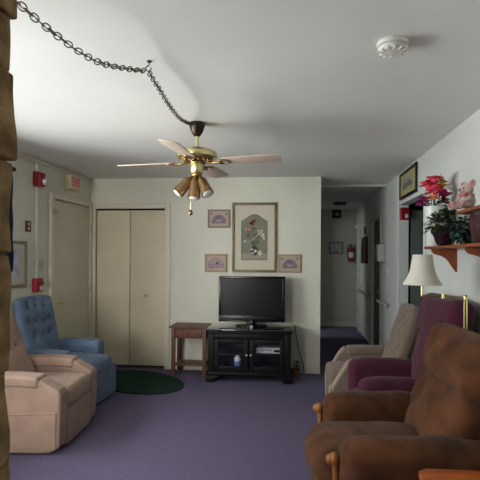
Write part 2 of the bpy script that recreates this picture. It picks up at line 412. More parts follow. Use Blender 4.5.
for ad, tilt in ((197, 40), (-38, 34), (262, 8)):
    dv = Vector((math.sin(R(tilt))*math.cos(R(ad)), math.sin(R(tilt))*math.sin(R(ad)), -math.cos(R(tilt))))
    st = Vector((0.03*math.cos(R(ad)), 0.03*math.sin(R(ad)), 2.052))
    Mh = Matrix.Translation(st) @ dv.to_track_quat('Z', 'Y').to_matrix().to_4x4()
    hd = MB().lathe([(0.010, 0.0), (0.013, 0.02), (0.026, 0.032), (0.035, 0.048), (0.0385, 0.070), (0.041, 0.120), (0.043, 0.124), (0.043, 0.130), (0.046, 0.165), (0.047, 0.172), (0.043, 0.172), (0.040, 0.12), (0.034, 0.07)], 24, M=Mh).build('spot_shade', M_abrass, fan)
    MB().lathe([(0.020, 0.06), (0.034, 0.10), (0.040, 0.150), (0.040, 0.166), (0.034, 0.178), (0.018, 0.184), (0.001, 0.185)], 20, M=Mh).build('bulb', M_bulb, hd)
pc = MB()
pc.cyl((-0.044, 0.02, 2.10), (-0.05, 0.02, 1.80), 0.0024, n=6)
pc.build('pull_chain', M_brass, fan)
MB().lathe([(0.002, 1.805), (0.010, 1.798), (0.016, 1.785), (0.015, 1.770), (0.008, 1.762), (0.001, 1.760)], 16, M=Matrix.Translation((-0.05, 0.02, 0))).build('pull_fob', M_abrass, fan)

HK = Vector((-0.763, 2.285, HC))
hook = MB().lathe([(0.012, HC-0.001), (0.012, HC-0.006), (0.004, HC-0.009)], 12, M=Matrix.Translation((HK.x, HK.y, 0)))
hk = [(HK.x, HK.y, HC-0.004), (HK.x, HK.y, HC-0.022), (HK.x-0.012, HK.y, HC-0.028), (HK.x-0.016, HK.y, HC-0.042), (HK.x-0.004, HK.y, HC-0.052), (HK.x+0.010, HK.y, HC-0.044), (HK.x+0.011, HK.y, HC-0.034)]
hook.tube(spline(hk, 4), 0.0028, 8)
tag(hook.build('ceiling_hook', M_chain), 'small metal swag hook in ceiling holding up the middle of the chain', 'hook')
ch = thing('swag_chain', 'dark metal lamp chain swagged across ceiling from stone pillar to fan', 'chain', (HK.x-0.002, HK.y, HC-0.056))
CO = Vector(ch.location)
pA = spline([(-1.10, 1.26, 2.438), (-1.045, 1.44, 2.392), (-1.011, 1.546, 2.366), (-0.975, 1.655, 2.336), (-0.92, 1.816, 2.307), (-0.874, 1.953, 2.306), (-0.821, 2.111, 2.343), (HK.x-0.012, HK.y-0.03, HC-0.062)], 16)
pB = spline([(HK.x-0.001, HK.y+0.006, HC-0.058), (-0.770, 2.50, 2.377), (-0.777, 2.68, 2.365), (-0.783, 2.86, 2.362), (-0.789, 3.03, 2.374), (-0.794, 3.19, 2.402), (FX-0.050, FY-0.03, 2.435)], 16)
lm = MB(); lp = []
for q in range(16):
    a = 2*math.pi*q/16; lp.append((0.0190*math.cos(a), 0.0118*math.sin(a)*(1.12 if abs(math.sin(a)) > .5 else 1), 0))
lm.tube(lp, 0.0027, 6, closed=True)
l0 = lm.build('chain_link', M_chain, ch); first = True; cnt = 0
for path in (pA, pB):
    acc = 0; d = [0]
    for i in range(1, len(path)): d.append(d[-1]+(path[i]-path[i-1]).length)
    n = int(d[-1]/0.0275)
    for q in range(n):
        s = (q+0.5)*d[-1]/n; i = max(j for j in range(len(d)) if d[j] <= s); i = min(i, len(path)-2)
        t = (s-d[i])/(d[i+1]-d[i]); p = path[i].lerp(path[i+1], t); tg = (path[i+1]-path[i]).normalized()
        o = l0 if first else l0.copy()
        if not first: col.objects.link(o)
        first = False; cnt += 1
        o.parent = ch
        roll = R(45) if q % 2 else R(-45)
        o.matrix_local = Matrix.Translation(p-CO) @ tg.to_track_quat('X', 'Z').to_matrix().to_4x4() @ Matrix.Rotation(roll+random.uniform(-.2, .2), 4, 'X')
cc = MB()
for path in (pA, pB):
    cc.tube([p-CO+Vector((0.004*math.sin(i*0.9), 0, 0.003*math.cos(i*0.9))) for i, p in enumerate(path[::2])], 0.0022, 6)
cc.build('electric_cord', M_cord, ch)

sd = thing('smoke_detector', 'round white smoke detector on ceiling above right-hand chairs', 'smoke detector', (0.43, 2.18, HC))
MB().lathe([(0.070, -0.0005), (0.072, -0.010), (0.070, -0.018), (0.064, -0.020)], 36).build('base', M_whitep, sd)
MB().lathe([(0.056, -0.019), (0.056, -0.024)], 36).build('vent_gap', M_dark, sd)
cv = MB().lathe([(0.064, -0.023), (0.066, -0.028), (0.062, -0.038), (0.050, -0.045), (0.030, -0.047), (0.001, -0.048)], 36)
for q in range(12):
    a = 2*math.pi*q/12; cv.rbox(0.036, 0.062, -0.003, 0.003, -0.048, -0.034, 0.002, M=Matrix.Rotation(a, 4, 'Z'))
cv.build('cover', M_whitep, sd)
MB().ball((0.03, -0.03, -0.045), 0.004, 8, 6).build('indicator_light', M_redd, sd)

# ------------------------------------------------------------------ left wall
x0 = XL+0.001
ex = thing('exit_sign', 'white box sign with red EXIT letters high on wall above the door', 'exit sign', (XL, 5.19, 2.305))
MB().rbox(0.001, 0.085, -0.112, 0.112, -0.085, 0.085, 0.006).build('housing', M_cream, ex)
MB().rbox(0.085, 0.089, -0.104, 0.104, -0.075, 0.075, 0.002).build('face', M_signw, ex)
rod_mesh('lettering', 'EXIT', 0.135, 0.001, M_redd, ex, Matrix.Translation((0.0905, 0, 0)) @ Matrix(((0, 0, 1, 0), (1, 0, 0, 0), (0, 1, 0, 0), (0, 0, 0, 1))) @ Matrix.Scale(0.70, 4, (1, 0, 0)))
al = thing('fire_alarm', 'red fire alarm strobe at top of white conduit on left wall', 'fire alarm', (XL, 4.515, 2.235))
MB().rbox(0.001, 0.05, -0.06, 0.06, -0.075, 0.075, 0.008).build('back_box', M_red, al)
MB().rbox(0.05, 0.075, -0.056, 0.056, -0.07, 0.07, 0.01).build('faceplate', mat('alarm face', (0.60, 0.10, 0.14), 0.35), al)
MB().ball((0.078, 0.025, -0.022), (0.022, 0.032, 0.032)).build('strobe_lens', mat('strobe lens', (0.92, 0.9, 0.9), 0.1), al)
gl = MB()
for q in range(5): gl.rbox(0.0745, 0.077, -0.048, 0.0, 0.01+q*0.010, 0.015+q*0.010, 0.0008)
gl.build('horn_grille', mat('alarm dark', (0.35, 0.04, 0.07), 0.5), al)
cd = MB().rbox(XL+0.001, XL+0.024, 4.502, 4.530, 1.217, 2.158, 0.003).rbox(XL+0.001, XL+0.024, 4.502, 4.530, 2.312, HC-0.004, 0.003).rbox(XL+0.001, XL+0.024, 4.530, 5.755, HC-0.040, HC-0.014, 0.003)
tag(cd.build('wiring_conduit', M_whitep), 'thin white surface conduit running down left wall between the red alarms', 'conduit')
pu = thing('pull_station', 'red fire alarm pull station at foot of white conduit above blue chair', 'fire alarm', (XL, 4.515, 1.145))
MB().rbox(0.001, 0.05, -0.068, 0.068, -0.07, 0.07, 0.008).build('back_box', mat('pull station red', (0.60, 0.11, 0.19), 0.4), pu)
MB().rbox(0.05, 0.062, -0.06, 0.06, 0.005, 0.035, 0.004).build('pull_handle', mat('pull handle red', (0.45, 0.08, 0.13), 0.4), pu)
MB().rbox(0.05, 0.053, 0.0, 0.055, -0.055, -0.01, 0.001).build('key_plate', M_signw, pu)
sw = thing('light_switch', 'cream light switch plate on left wall beside the cream door', 'light switch', (XL, 4.625, 1.35))
MB().rbox(0.001, 0.007, -0.04, 0.04, -0.06, 0.06, 0.003).build('plate', M_cream, sw)
MB().rbox(0.007, 0.016, -0.006, 0.006, -0.012, 0.012, 0.002).build('toggle', M_cream, sw)
th = thing('wall_thermostat', 'small brown plate with two pale buttons above framed picture on left wall', 'thermostat', (XL, 4.372, 1.742))
MB().rbox(0.001, 0.012, -0.045, 0.045, -0.055, 0.055, 0.003).build('plate', M_brownp, th)
for zz in (0.022, -0.022): MB().rbox(0.012, 0.018, -0.016, 0.016, zz-0.014, zz+0.014, 0.002).build('button', M_cream, th)
# framed print, left wall
fp = thing('framed_print', 'framed bluish print in grey frame on left wall behind blue chair', 'picture', (XL, 4.085, 1.365))
fr = MB(); w, h, e = 0.245, 0.225, 0.03
for (a, b, c, d) in ((-w, w, h-e, h), (-w, w, -h, -h+e), (-w, -w+e, -h+e, h-e), (w-e, w, -h+e, h-e)): fr.rbox(0.001, 0.026, a, b, c, d, 0.005)
fr.build('frame', mat('grey frame', (0.50, 0.49, 0.43), 0.4), fp)
MB().box(0.002, 0.012, -w+e, w-e, -h+e, h-e).build('mat_board', M_matb, fp)
MB().box(0.012, 0.013, -w+e+.06, w-e-.06, -h+e+.06, h-e-.06).build('print', mat('blue print', (0.62, 0.66, 0.76), 0.6, c2=(0.80, 0.80, 0.84), vscale=14), fp)
# curtains
def curtain(y0, y1, label):
    c = MB(); n = 40; rows = 26; vs = []; fs = []
    for j in range(rows+1):
        t = j/rows; z = 2.221-t*0.92
        pinch = 1-0.45*math.exp(-((t-0.95)/0.25)**2)
        for i in range(n+1):
            s = i/n; yc = y1 if y1 > 2.8 else y0
            y = y0+(y1-y0)*s; y = yc+(y-yc)*pinch
            vs.append((XL+0.085+0.022*math.sin(s*math.pi*9)*(0.6+0.4*t)+0.004*math.sin(j*0.7+i*.3), y, z))
    m = len(vs)
    for (x, y, z) in list(vs): vs.append((x+0.004, y, z))
    w_ = n+1
    for j in range(rows):
        for i in range(n):
            a = j*w_+i; fs.append((a, a+1, a+w_+1, a+w_)); fs.append((m+a, m+a+w_, m+a+w_+1, m+a+1))
    c.add(vs, fs)
    tag(c.build('curtain', M_navy, sharp=180), label, 'curtain', 'navy window curtains')
curtain(3.70, 3.985, 'dark navy curtain hanging beside stone pillar at far end of left wall window')
curtain(0.46, 0.75, 'dark navy curtain at near end of left wall window')
cr = thing('curtain_rod', 'dark curtain rod with ball ends above left wall window', 'curtain rod', (XL, 2.23, 2.245))
MB().cyl((0.085, -1.79, 0), (0.085, 1.77, 0), 0.009).build('rod', M_bronze, cr)
for s in (-1, 1):
    MB().ball((0.085, s*1.78, 0), 0.022).build('finial', M_bronze, cr)
    MB().rbox(0.0015, 0.085, s*1.72-0.008, s*1.72+0.008, -0.02, -0.006, 0.002).build('bracket', M_bronze, cr)

# ------------------------------------------------------------------ back wall pictures
def frame4(mb, w, h, e, y0, y1, r=0.005):
    for (a, b, c, d) in ((-w, w, h-e, h), (-w, w, -h, -h+e), (-w, -w+e, -h+e, h-e), (w-e, w, -h+e, h-e)): mb.rbox(a, b, y0, y1, c, d, r)
    return mb
def disc(mb, x, z, r, y, mi, n=10, sx=1, rot=0):
    pl = [(x+r*sx*math.cos(2*math.pi*i/n+rot), z+r*math.sin(2*math.pi*i/n+rot)) for i in range(n)]
    mb.prism(pl, y-0.0006, y, 'y', mi=mi)
bp = thing('framed_print', 'large gold framed flower print with arched mat above the television', 'picture', (-0.548, YB, 1.691))
frame4(MB(), 0.282, 0.439, 0.032, -0.03, -0.001, 0.008).build('frame', M_gold, bp)
MB().box(-0.25, 0.25, -0.014, -0.002, -0.407, 0.407).build('mat_board', M_matb, bp)
arch = [(-0.16, -0.277), (0.16, -0.277), (0.16, 0.20)]+[(0.10*math.cos(R(a)) if False else 0.16-0.32*i/12, 0.20+(0.085*math.sin(math.pi*i/12)**1.4)) for i, a in enumerate(range(13)) if 0 < i < 12]+[(-0.16, 0.20)]
pm = [mat('print ground', (0.43, 0.44, 0.38), 0.6, c2=(0.50, 0.50, 0.43), vscale=7), mat('print pink', (0.62, 0.42, 0.38), 0.6), mat('print white', (0.78, 0.78, 0.72), 0.6),
      mat('print green', (0.33, 0.36, 0.28), 0.6), mat('print dark', (0.22, 0.22, 0.20), 0.6), mat('print ledge', (0.60, 0.56, 0.48), 0.6), mat('print edge', (0.36, 0.34, 0.28), 0.6)]
pr_ = MB().prism([(x*1.04, z*1.03) for (x, z) in arch], -0.0150, -0.0140, 'y', mi=6).prism(arch, -0.0156, -0.0150, 'y', mi=0)
pr_.prism([(-0.158, -0.275), (0.158, -0.275), (0.158, -0.20), (-0.158, -0.20)], -0.0160, -0.0156, 'y', mi=5)
for (x1, z1) in ((-0.03, 0.17), (-0.09, 0.09), (0.08, 0.03), (0.10, 0.07), (-0.06, -0.02), (0.03, 0.1), (-0.10, 0.02)):
    pr_.tube([(0.0, -0.0158, -0.12), (x1*0.4, -0.0158, (z1-0.12)/2), (x1, -0.0158, z1)], 0.004, 5, mi=3)
pr_.tube([(-0.07, -0.016, -0.06), (0.0, -0.016, -0.01), (0.05, -0.016, 0.04)], 0.006, 5, mi=2)
for (x1, z1, r1, mi) in ((-0.02, 0.19, 0.04, 1), (-0.04, 0.165, 0.03, 1), (0.0, 0.215, 0.025, 1), (-0.085, 0.10, 0.036, 1), (-0.06, 0.08, 0.028, 1), (0.075, 0.055, 0.03, 2), (0.105, 0.03, 0.026, 2), (0.055, 0.075, 0.022, 2), (0.095, 0.085, 0.018, 2), (0.12, -0.01, 0.016, 2), (-0.08, 0.02, 0.022, 3), (0.02, 0.02, 0.03, 3), (-0.05, -0.05, 0.02, 3), (0.04, -0.06, 0.024, 3), (-0.115, -0.05, 0.014, 2), (0.0, 0.11, 0.022, 3)):
    disc(pr_, x1, z1, r1, -0.0166, mi, 9)
for k5 in range(6): disc(pr_, -0.085+0.02*math.cos(k5), 0.10+0.02*math.sin(k5), 0.01, -0.0170, 2 if k5 % 3 == 0 else 1, 7)
pr_.prism(chaikin([(-0.035, -0.225), (0.035, -0.225), (0.05, -0.16), (0.03, -0.11), (-0.03, -0.11), (-0.05, -0.16)], 2), -0.0166, -0.0160, 'y', mi=4)
disc(pr_, -0.03, -0.15, 0.014, -0.0172, 2, 8); disc(pr_, 0.015, -0.17, 0.020, -0.0172, 2, 8); disc(pr_, -0.02, -0.20, 0.014, -0.0172, 2, 8); disc(pr_, 0.07, -0.195, 0.03, -0.0172, 2, 9, 0.9)
pr_.build('print', pm, bp)
sm = [mat('small print ground', (0.72, 0.64, 0.58), 0.6), mat('small print violet', (0.52, 0.44, 0.52), 0.6, c2=(0.58, 0.50, 0.56), vscale=30), mat('small print line', (0.36, 0.32, 0.38), 0.6), mat('small print pale', (0.68, 0.60, 0.60), 0.6)]
def small_print(x, z, label, fm, house=False):
    s = thing('framed_print', label, 'picture', (x, YB, z), group='small framed prints around the flower print')
    w, h, e = 0.142, 0.115, 0.020
    frame4(MB(), w, h, e, -0.02, -0.001, 0.004).build('frame', fm, s)
    p = MB().box(-w+e, w-e, -0.010, -0.002, -h+e, h-e)
    if not house:
        ar = [(-0.09, -0.055), (0.09, -0.055)]+[(0.09*math.cos(R(a)), -0.05+0.10*math.sin(R(a))) for a in range(0, 181, 12)]
        p.prism(ar, -0.0106, -0.0100, 'y', mi=1)
        for rr in (0.09, 0.062):
            p.tube([(rr*math.cos(R(a)), -0.0105, -0.05+rr*1.1*math.sin(R(a))) for a in range(0, 181, 15)], 0.0028, 5, mi=2)
        disc(p, 0, 0.015, 0.024, -0.0115, 2, 10, 1.4); disc(p, 0, 0.016, 0.016, -0.0121, 1, 10, 1.5); disc(p, 0, -0.025, 0.016, -0.0115, 3, 10, 2.0)
        for a in range(-60, 61, 20): p.tube([(0.03*math.sin(R(a)), -0.0105, -0.04+0.03*math.cos(R(a))), (0.085*math.sin(R(a)), -0.0105, -0.05+0.095*math.cos(R(a)))], 0.0018, 5, mi=3)
        for sx in (-1, 1): disc(p, sx*0.095, 0.06, 0.012, -0.0108, 2, 8)
        p.tube([(-0.09, -0.0105, -0.055), (0.09, -0.0105, -0.055)], 0.004, 5, mi=2)
    else:
        p.prism([(-0.10, -0.06), (0.10, -0.06), (0.10, -0.01), (-0.10, -0.01)], -0.0106, -0.0100, 'y', mi=1)
        p.prism([(-0.085, -0.01), (0.085, -0.01), (0.05, 0.03), (0.0, 0.055), (-0.05, 0.03)], -0.0106, -0.0100, 'y', mi=3)
        for q in range(7): p.prism([(-0.085+q*0.026, -0.05), (-0.070+q*0.026, -0.05), (-0.070+q*0.026, -0.02), (-0.085+q*0.026, -0.02)], -0.0112, -0.0106, 'y', mi=3)
        p.tube([(-0.105, -0.0105, -0.005), (-0.04, -0.0105, 0.04), (0, -0.0105, 0.06), (0.04, -0.0105, 0.04), (0.105, -0.0105, -0.005)], 0.003, 5, mi=2)
        disc(p, 0.02, 0.0, 0.02, -0.0114, 2, 8); disc(p, -0.06, -0.055, 0.02, -0.0108, 1, 9, 1.6)
    p.build('print', sm, s)
small_print(-1.001, 1.928, 'small framed violet arch print, upper left of the large flower print', mat('bronze frame', (0.53, 0.46, 0.40), 0.5))
small_print(-1.036, 1.366, 'small framed print of pale building, lower left of the flower print', M_tanf, True)
small_print(-0.102, 1.367, 'small framed violet arch print, lower right of the flower print', M_tanf)
tag(MB().lathe([(0.002, 0), (0.002, 0.012), (0.006, 0.013), (0.006, 0.016)], 8, M=Matrix.Translation((-0.064, YB-0.0005, 1.823)) @ Matrix.Rotation(R(90), 4, 'X')).build('picture_nail', M_steel), 'bare nail in back wall right of the large flower print', 'nail')

# ------------------------------------------------------------------ television, stand, side table
ts = thing('tv_stand', 'black wooden television stand with two glass doors against back wall', 'tv stand', (-0.5545, 5.26, 0), R(0.7))
X0, X1 = -0.480, 0.480
MB().rbox(-0.503, 0.503, -0.015, 0.470, 0.585, 0.612, 0.008).build('top', M_blackg, ts)
cn = MB().rbox(-0.492, 0.492, -0.006, 0.465, 0.556, 0.585, 0.012)
cn.build('cornice', M_black, ts)
cb = MB().rbox(X0, X0+0.025, 0.012, 0.46, 0.075, 0.556, 0.003).rbox(X1-0.025, X1, 0.012, 0.46, 0.075, 0.556, 0.003).rbox(X0+0.025, X1-0.025, 0.44, 0.46, 0.075, 0.556, 0.003).rbox(X0+0.025, X1-0.025, 0.012, 0.44, 0.10, 0.125, 0.003).rbox(X0+0.025, X1-0.025, 0.012, 0.44, 0.50, 0.556, 0.003).rbox(-0.012, 0.012, 0.03, 0.44, 0.125, 0.50, 0.003)
for sx in (-1, 1): cb.rbox(sx*0.445-0.036, sx*0.445+0.036, 0.0, 0.03, 0.075, 0.556, 0.006)
cb.build('carcass', M_black, ts)
MB().rbox(X0+0.025, -0.012, 0.06, 0.44, 0.302, 0.316, 0.002).rbox(0.012, X1-0.025, 0.06, 0.44, 0.302, 0.316, 0.002).build('inner_shelf', M_black, ts)
MB().rbox(X0-0.02, X1+0.02, -0.016, 0.03, 0.075, 0.118, 0.012).build('plinth_moulding', M_black, ts)
for sx in (-1, 1):
    for y0 in (-0.022, 0.40):
        pf = chaikin([(sx*0.502, 0.0), (sx*0.502, 0.078), (sx*0.335, 0.078), (sx*0.35, 0.055), (sx*0.39, 0.045), (sx*0.40, 0.0)], 2, 0.12)
        MB().prism(pf, y0, y0+0.05, 'y', 0.006).build('foot', M_black, ts)
for sx in (-1, 1):
    a, b = (0.006, 0.408); x_0, x_1 = (sx*b, sx*a) if sx < 0 else (a, b)
    f = MB(); e = 0.055; z_0, z_1 = 0.130, 0.497
    f.rbox(x_0, x_0+e, -0.004, 0.016, z_0, z_1, 0.004).rbox(x_1-e, x_1, -0.004, 0.016, z_0, z_1, 0.004).rbox(x_0+e, x_1-e, -0.004, 0.016, z_0, z_0+e, 0.004).rbox(x_0+e, x_1-e, -0.004, 0.016, z_1-e, z_1, 0.004)
    dr = f.build('door', M_black, ts)
    MB().box(x_0+e, x_1-e, 0.004, 0.008, z_0+e, z_1-e).build('door_glass', M_cabglass, dr)
    MB().lathe([(0.005, 0), (0.005, 0.010), (0.012, 0.016), (0.013, 0.022), (0.006, 0.027), (0.001, 0.028)], 14, M=Matrix.Translation((sx*0.026, -0.004, 0.318)) @ Matrix.Rotation(R(90), 4, 'X')).build('knob', M_steel, dr)
dv = thing('disc_player', 'silver disc player behind right glass door of the television stand', 'disc player', (-0.32, 5.36, 0.317))
MB().rbox(-0.165, 0.165, 0.0, 0.22, 0.004, 0.070, 0.004).build('case', mat('silver case', (0.86, 0.86, 0.87), 0.4), dv)
MB().rbox(-0.10, 0.02, -0.004, 0.0, 0.036, 0.052, 0.001).build('disc_tray', mat('tray grey', (0.62, 0.62, 0.64), 0.3), dv)
MB().rbox(0.05, 0.14, -0.003, 0.0, 0.02, 0.048, 0.001).build('display', M_tv, dv)
for sx in (-1, 1): MB().cyl((sx*0.13, 0.03, 0), (sx*0.13, 0.03, 0.005), 0.012, n=10).build('foot', M_tv, dv)
bt = thing('bottle', 'white and blue bottle behind left glass door of the television stand', 'bottle', (-0.70, 5.36, 0.1265))
MB().lathe([(0.036, 0), (0.040, 0.006), (0.040, 0.125), (0.034, 0.140), (0.022, 0.148)], 20).build('body', mat('bottle white', (0.84, 0.87, 0.90), 0.35), bt)
MB().lathe([(0.0412, 0.02), (0.0412, 0.10)], 20, cap=False).build('bottle_label', mat('bottle label', (0.36, 0.52, 0.74), 0.5), bt)
MB().lathe([(0.024, 0.147), (0.024, 0.172), (0.020, 0.175)], 16).build('cap', M_whitep, bt)
bks = ((0.10, 0.012, (0.16, 0.16, 0.19)), (0.09, 0.014, (0.13, 0.12, 0.15)))
xx = -0.43
for i, lab in enumerate(('dark flat disc case lying behind right glass door, lower of two', 'dark flat disc case lying behind right glass door, upper of two')):
    tag(MB().rbox(xx+0.01*i, xx+0.20+0.01*i, 5.36, 5.50, 0.1262+0.0145*i, 0.1402+0.0145*i, 0.002).build('disc_case', mat('case dark', (0.13+.05*i, 0.12+.04*i, 0.16+.05*i), 0.3)), lab, 'disc case', 'disc cases in the television stand')
TVZ = 0.6135
tv = thing('television', 'black flat screen television standing on the black stand', 'television', (-0.5515, 5.52, TVZ), R(0.5))
MB().rbox(-0.400, 0.400, -0.02, 0.035, 0.052, 0.600, 0.010).build('casing', M_tv, tv)
MB().rbox(-0.33, 0.33, 0.035, 0.085, 0.13, 0.52, 0.02).build('rear_housing', M_tv, tv)
be = MB()
frame4(be, 0.400, 0.274, 0.032, -0.026, -0.019, 0.003)
for v in be.v: v.z += 0.326
be.rbox(-0.400, 0.400, -0.028, -0.019, 0.052, 0.128, 0.004)
be.build('bezel', M_tv, tv)
MB().box(-0.368, 0.368, -0.0225, -0.019, 0.128, 0.568).build('screen', M_screen, tv)
MB().rbox(-0.06, 0.06, -0.015, 0.03, 0.012, 0.06, 0.01).build('neck', M_tv, tv)
MB().prism([(0.19*math.cos(a*math.pi/16)*(1), 0.085*math.sin(a*math.pi/16)) for a in range(32)], 0.0, 0.014, 'z', 0.005).build('base', M_tv, tv)
MB().rbox(-0.30, -0.22, -0.0285, -0.0278, 0.088, 0.094, 0.0003).build('logo_plate', mat('logo grey', (0.30, 0.31, 0.34), 0.3), tv)
MB().box(-0.012, 0.012, -0.0287, -0.028, 0.108, 0.113).build('sensor', mat('sensor', (0.18, 0.19, 0.22), 0.3), tv)
jr = thing('jar', 'small dark jar with pale base standing in front of the television', 'jar', (-0.535, 5.375, 0.6135))
MB().lathe([(0.020, 0), (0.022, 0.004), (0.022, 0.024), (0.020, 0.028)], 16).build('base', M_steel, jr)
MB().lathe([(0.018, 0.028), (0.022, 0.036), (0.024, 0.075), (0.020, 0.088), (0.012, 0.092)], 16).build('body', mat('smoky glass', (0.16, 0.16, 0.17), 0.15), jr)

st = thing('side_table', 'small reddish wood side table with drawer beside the television stand', 'table', (-1.302, 5.58, 0), R(-1))
MB().rbox(-0.236, 0.228, -0.185, 0.16, 0.588, 0.608, 0.005).build('tabletop', M_wood, st)
MB().rbox(-0.195, 0.195, -0.135, -0.12, 0.46, 0.588, 0.002).rbox(-0.205, -0.19, -0.13, 0.13, 0.46, 0.588, 0.002).rbox(0.19, 0.205, -0.13, 0.13, 0.46, 0.588, 0.002).rbox(-0.195, 0.195, 0.12, 0.135, 0.46, 0.588, 0.002).build('apron', M_wood, st)
dd = MB().rbox(-0.160, 0.160, -0.146, -0.134, 0.478, 0.575, 0.004).build('drawer', M_wood, st)
MB().ball((0, -0.156, 0.525), 0.012, 12, 8).build('knob', M_wood, dd)
for sx in (-1, 1):
    for sy in (-1, 1):
        MB().rbox(sx*0.192-0.022, sx*0.192+0.022, sy*0.128-0.022, sy*0.128+0.022, 0, 0.588, 0.003).build('leg', M_wood, st)
MB().rbox(-0.185, 0.185, -0.125, 0.125, 0.125, 0.145, 0.003).build('shelf', M_wood, st)

def oval(k):
    c_, s_ = math.cos(R(-30)), math.sin(R(-30)); out = []
    for i in range(64):
        x, y = 0.65*k*math.cos(2*math.pi*i/64), 0.40*k*math.sin(2*math.pi*i/64)
        out.append((-1.85+x*c_-y*s_, 5.15+x*s_+y*c_))
    return out
rg = MB().prism(oval(1.0), 0.0, 0.012, 'z', 0.005)
rgo = rg.build('oval_rug', M_rug); tag(rgo, 'dark green oval rug on purple carpet before the closet doors', 'rug')
MB().tube([(x, y, 0.008) for (x, y) in oval(0.985)], 0.0075, 6, closed=True).build('binding', mat('rug binding', (0.03, 0.09, 0.075), 0.9), rgo)

def leaf(mb, p, d, up, L, W, mi=0, droop=0.3, petal=False):
    d = d.normalized(); sd = d.cross(up)
    if sd.length < 1e-4: sd = d.orthogonal()
    sd.normalize(); nn = sd.cross(d)
    vs = []; fs = []
    prof = [(0, 0.05), (0.25, 0.75), (0.5, 1.0), (0.75, 0.7), (1.0, 0.04)]
    if petal: prof = [(0, 0.2), (0.3, 0.8), (0.6, 1.15), (0.85, 1.05), (1.0, 0.5)]
    for (t, w) in prof:
        c = p+d*L*t-nn*0-Vector((0, 0, 1))*L*droop*t*t
        vs += [c-sd*W*w*0.5+nn*W*0.12, c, c+sd*W*w*0.5+nn*W*0.12]
    for i in range(4):
        for k in range(2):
            a = i*3+k; fs.append((a, a+1, a+4, a+3))
    mb.add(vs, fs, mi)

pp = thing('potted_plant', 'tiny potted plant in woven basket on floor beside the television stand', 'plant', (-0.01, 5.60, 0))
MB().lathe([(0.036, 0), (0.046, 0.03), (0.050, 0.075), (0.052, 0.085), (0.046, 0.085), (0.044, 0.07)], 18).build('basket', mat('wicker', (0.66, 0.50, 0.30), 0.8, var=0.2, vscale=60, bump=0.6, bscale=120), pp)
lv = MB()
for q in range(34):
    a = random.uniform(0, 6.28); p = Vector((0.02*math.cos(a), 0.02*math.sin(a), 0.08+random.random()*0.10))
    leaf(lv, p, Vector((math.cos(a)*0.7, math.sin(a)*0.7, random.uniform(0.1, 0.9))), Vector((0, 0, 1)), random.uniform(0.035, 0.055), 0.022, 0, 0.4)
for q in range(5):
    a = q*1.3; lv.tube([(0, 0, 0.07), (0.01*math.cos(a), 0.01*math.sin(a), 0.13), (0.02*math.cos(a), 0.02*math.sin(a), 0.19)], 0.002, 5)
lv.build('foliage', mat('dark leaf', (0.20, 0.22, 0.13), 0.6), pp)
tag(MB().tube(spline([(-0.035, 5.70, 0.61), (-0.02, 5.70, 0.50), (0.005, 5.725, 0.36), (0.045, 5.74, 0.20), (0.075, 5.745, 0.10), (0.08, 5.74, 0.01), (0.03, 5.70, 0.006), (-0.04, 5.70, 0.006)], 6), 0.005, 6).build('power_cord', M_tv), 'black power cord trailing from television stand down the back wall', 'cord')

# ------------------------------------------------------------------ recliners (local +x is the way the chair faces)
def backframe(x_lo, z_lo, x_hi, z_hi):
    a = math.atan2(x_lo-x_hi, z_hi-z_lo); L = math.hypot(x_hi-x_lo, z_hi-z_lo)
    return Matrix.Translation((x_lo, 0, z_lo)) @ Matrix.Rotation(-a, 4, 'Y'), L

def fz(amp, sc, seed=0):
    def f(p):
        q = p*sc+Vector((seed, seed*1.7, 0)); return Vector((noise.noise(q), noise.noise(q+Vector((5, 0, 0))), noise.noise(q+Vector((0, 5, 0)))))*amp
    return f

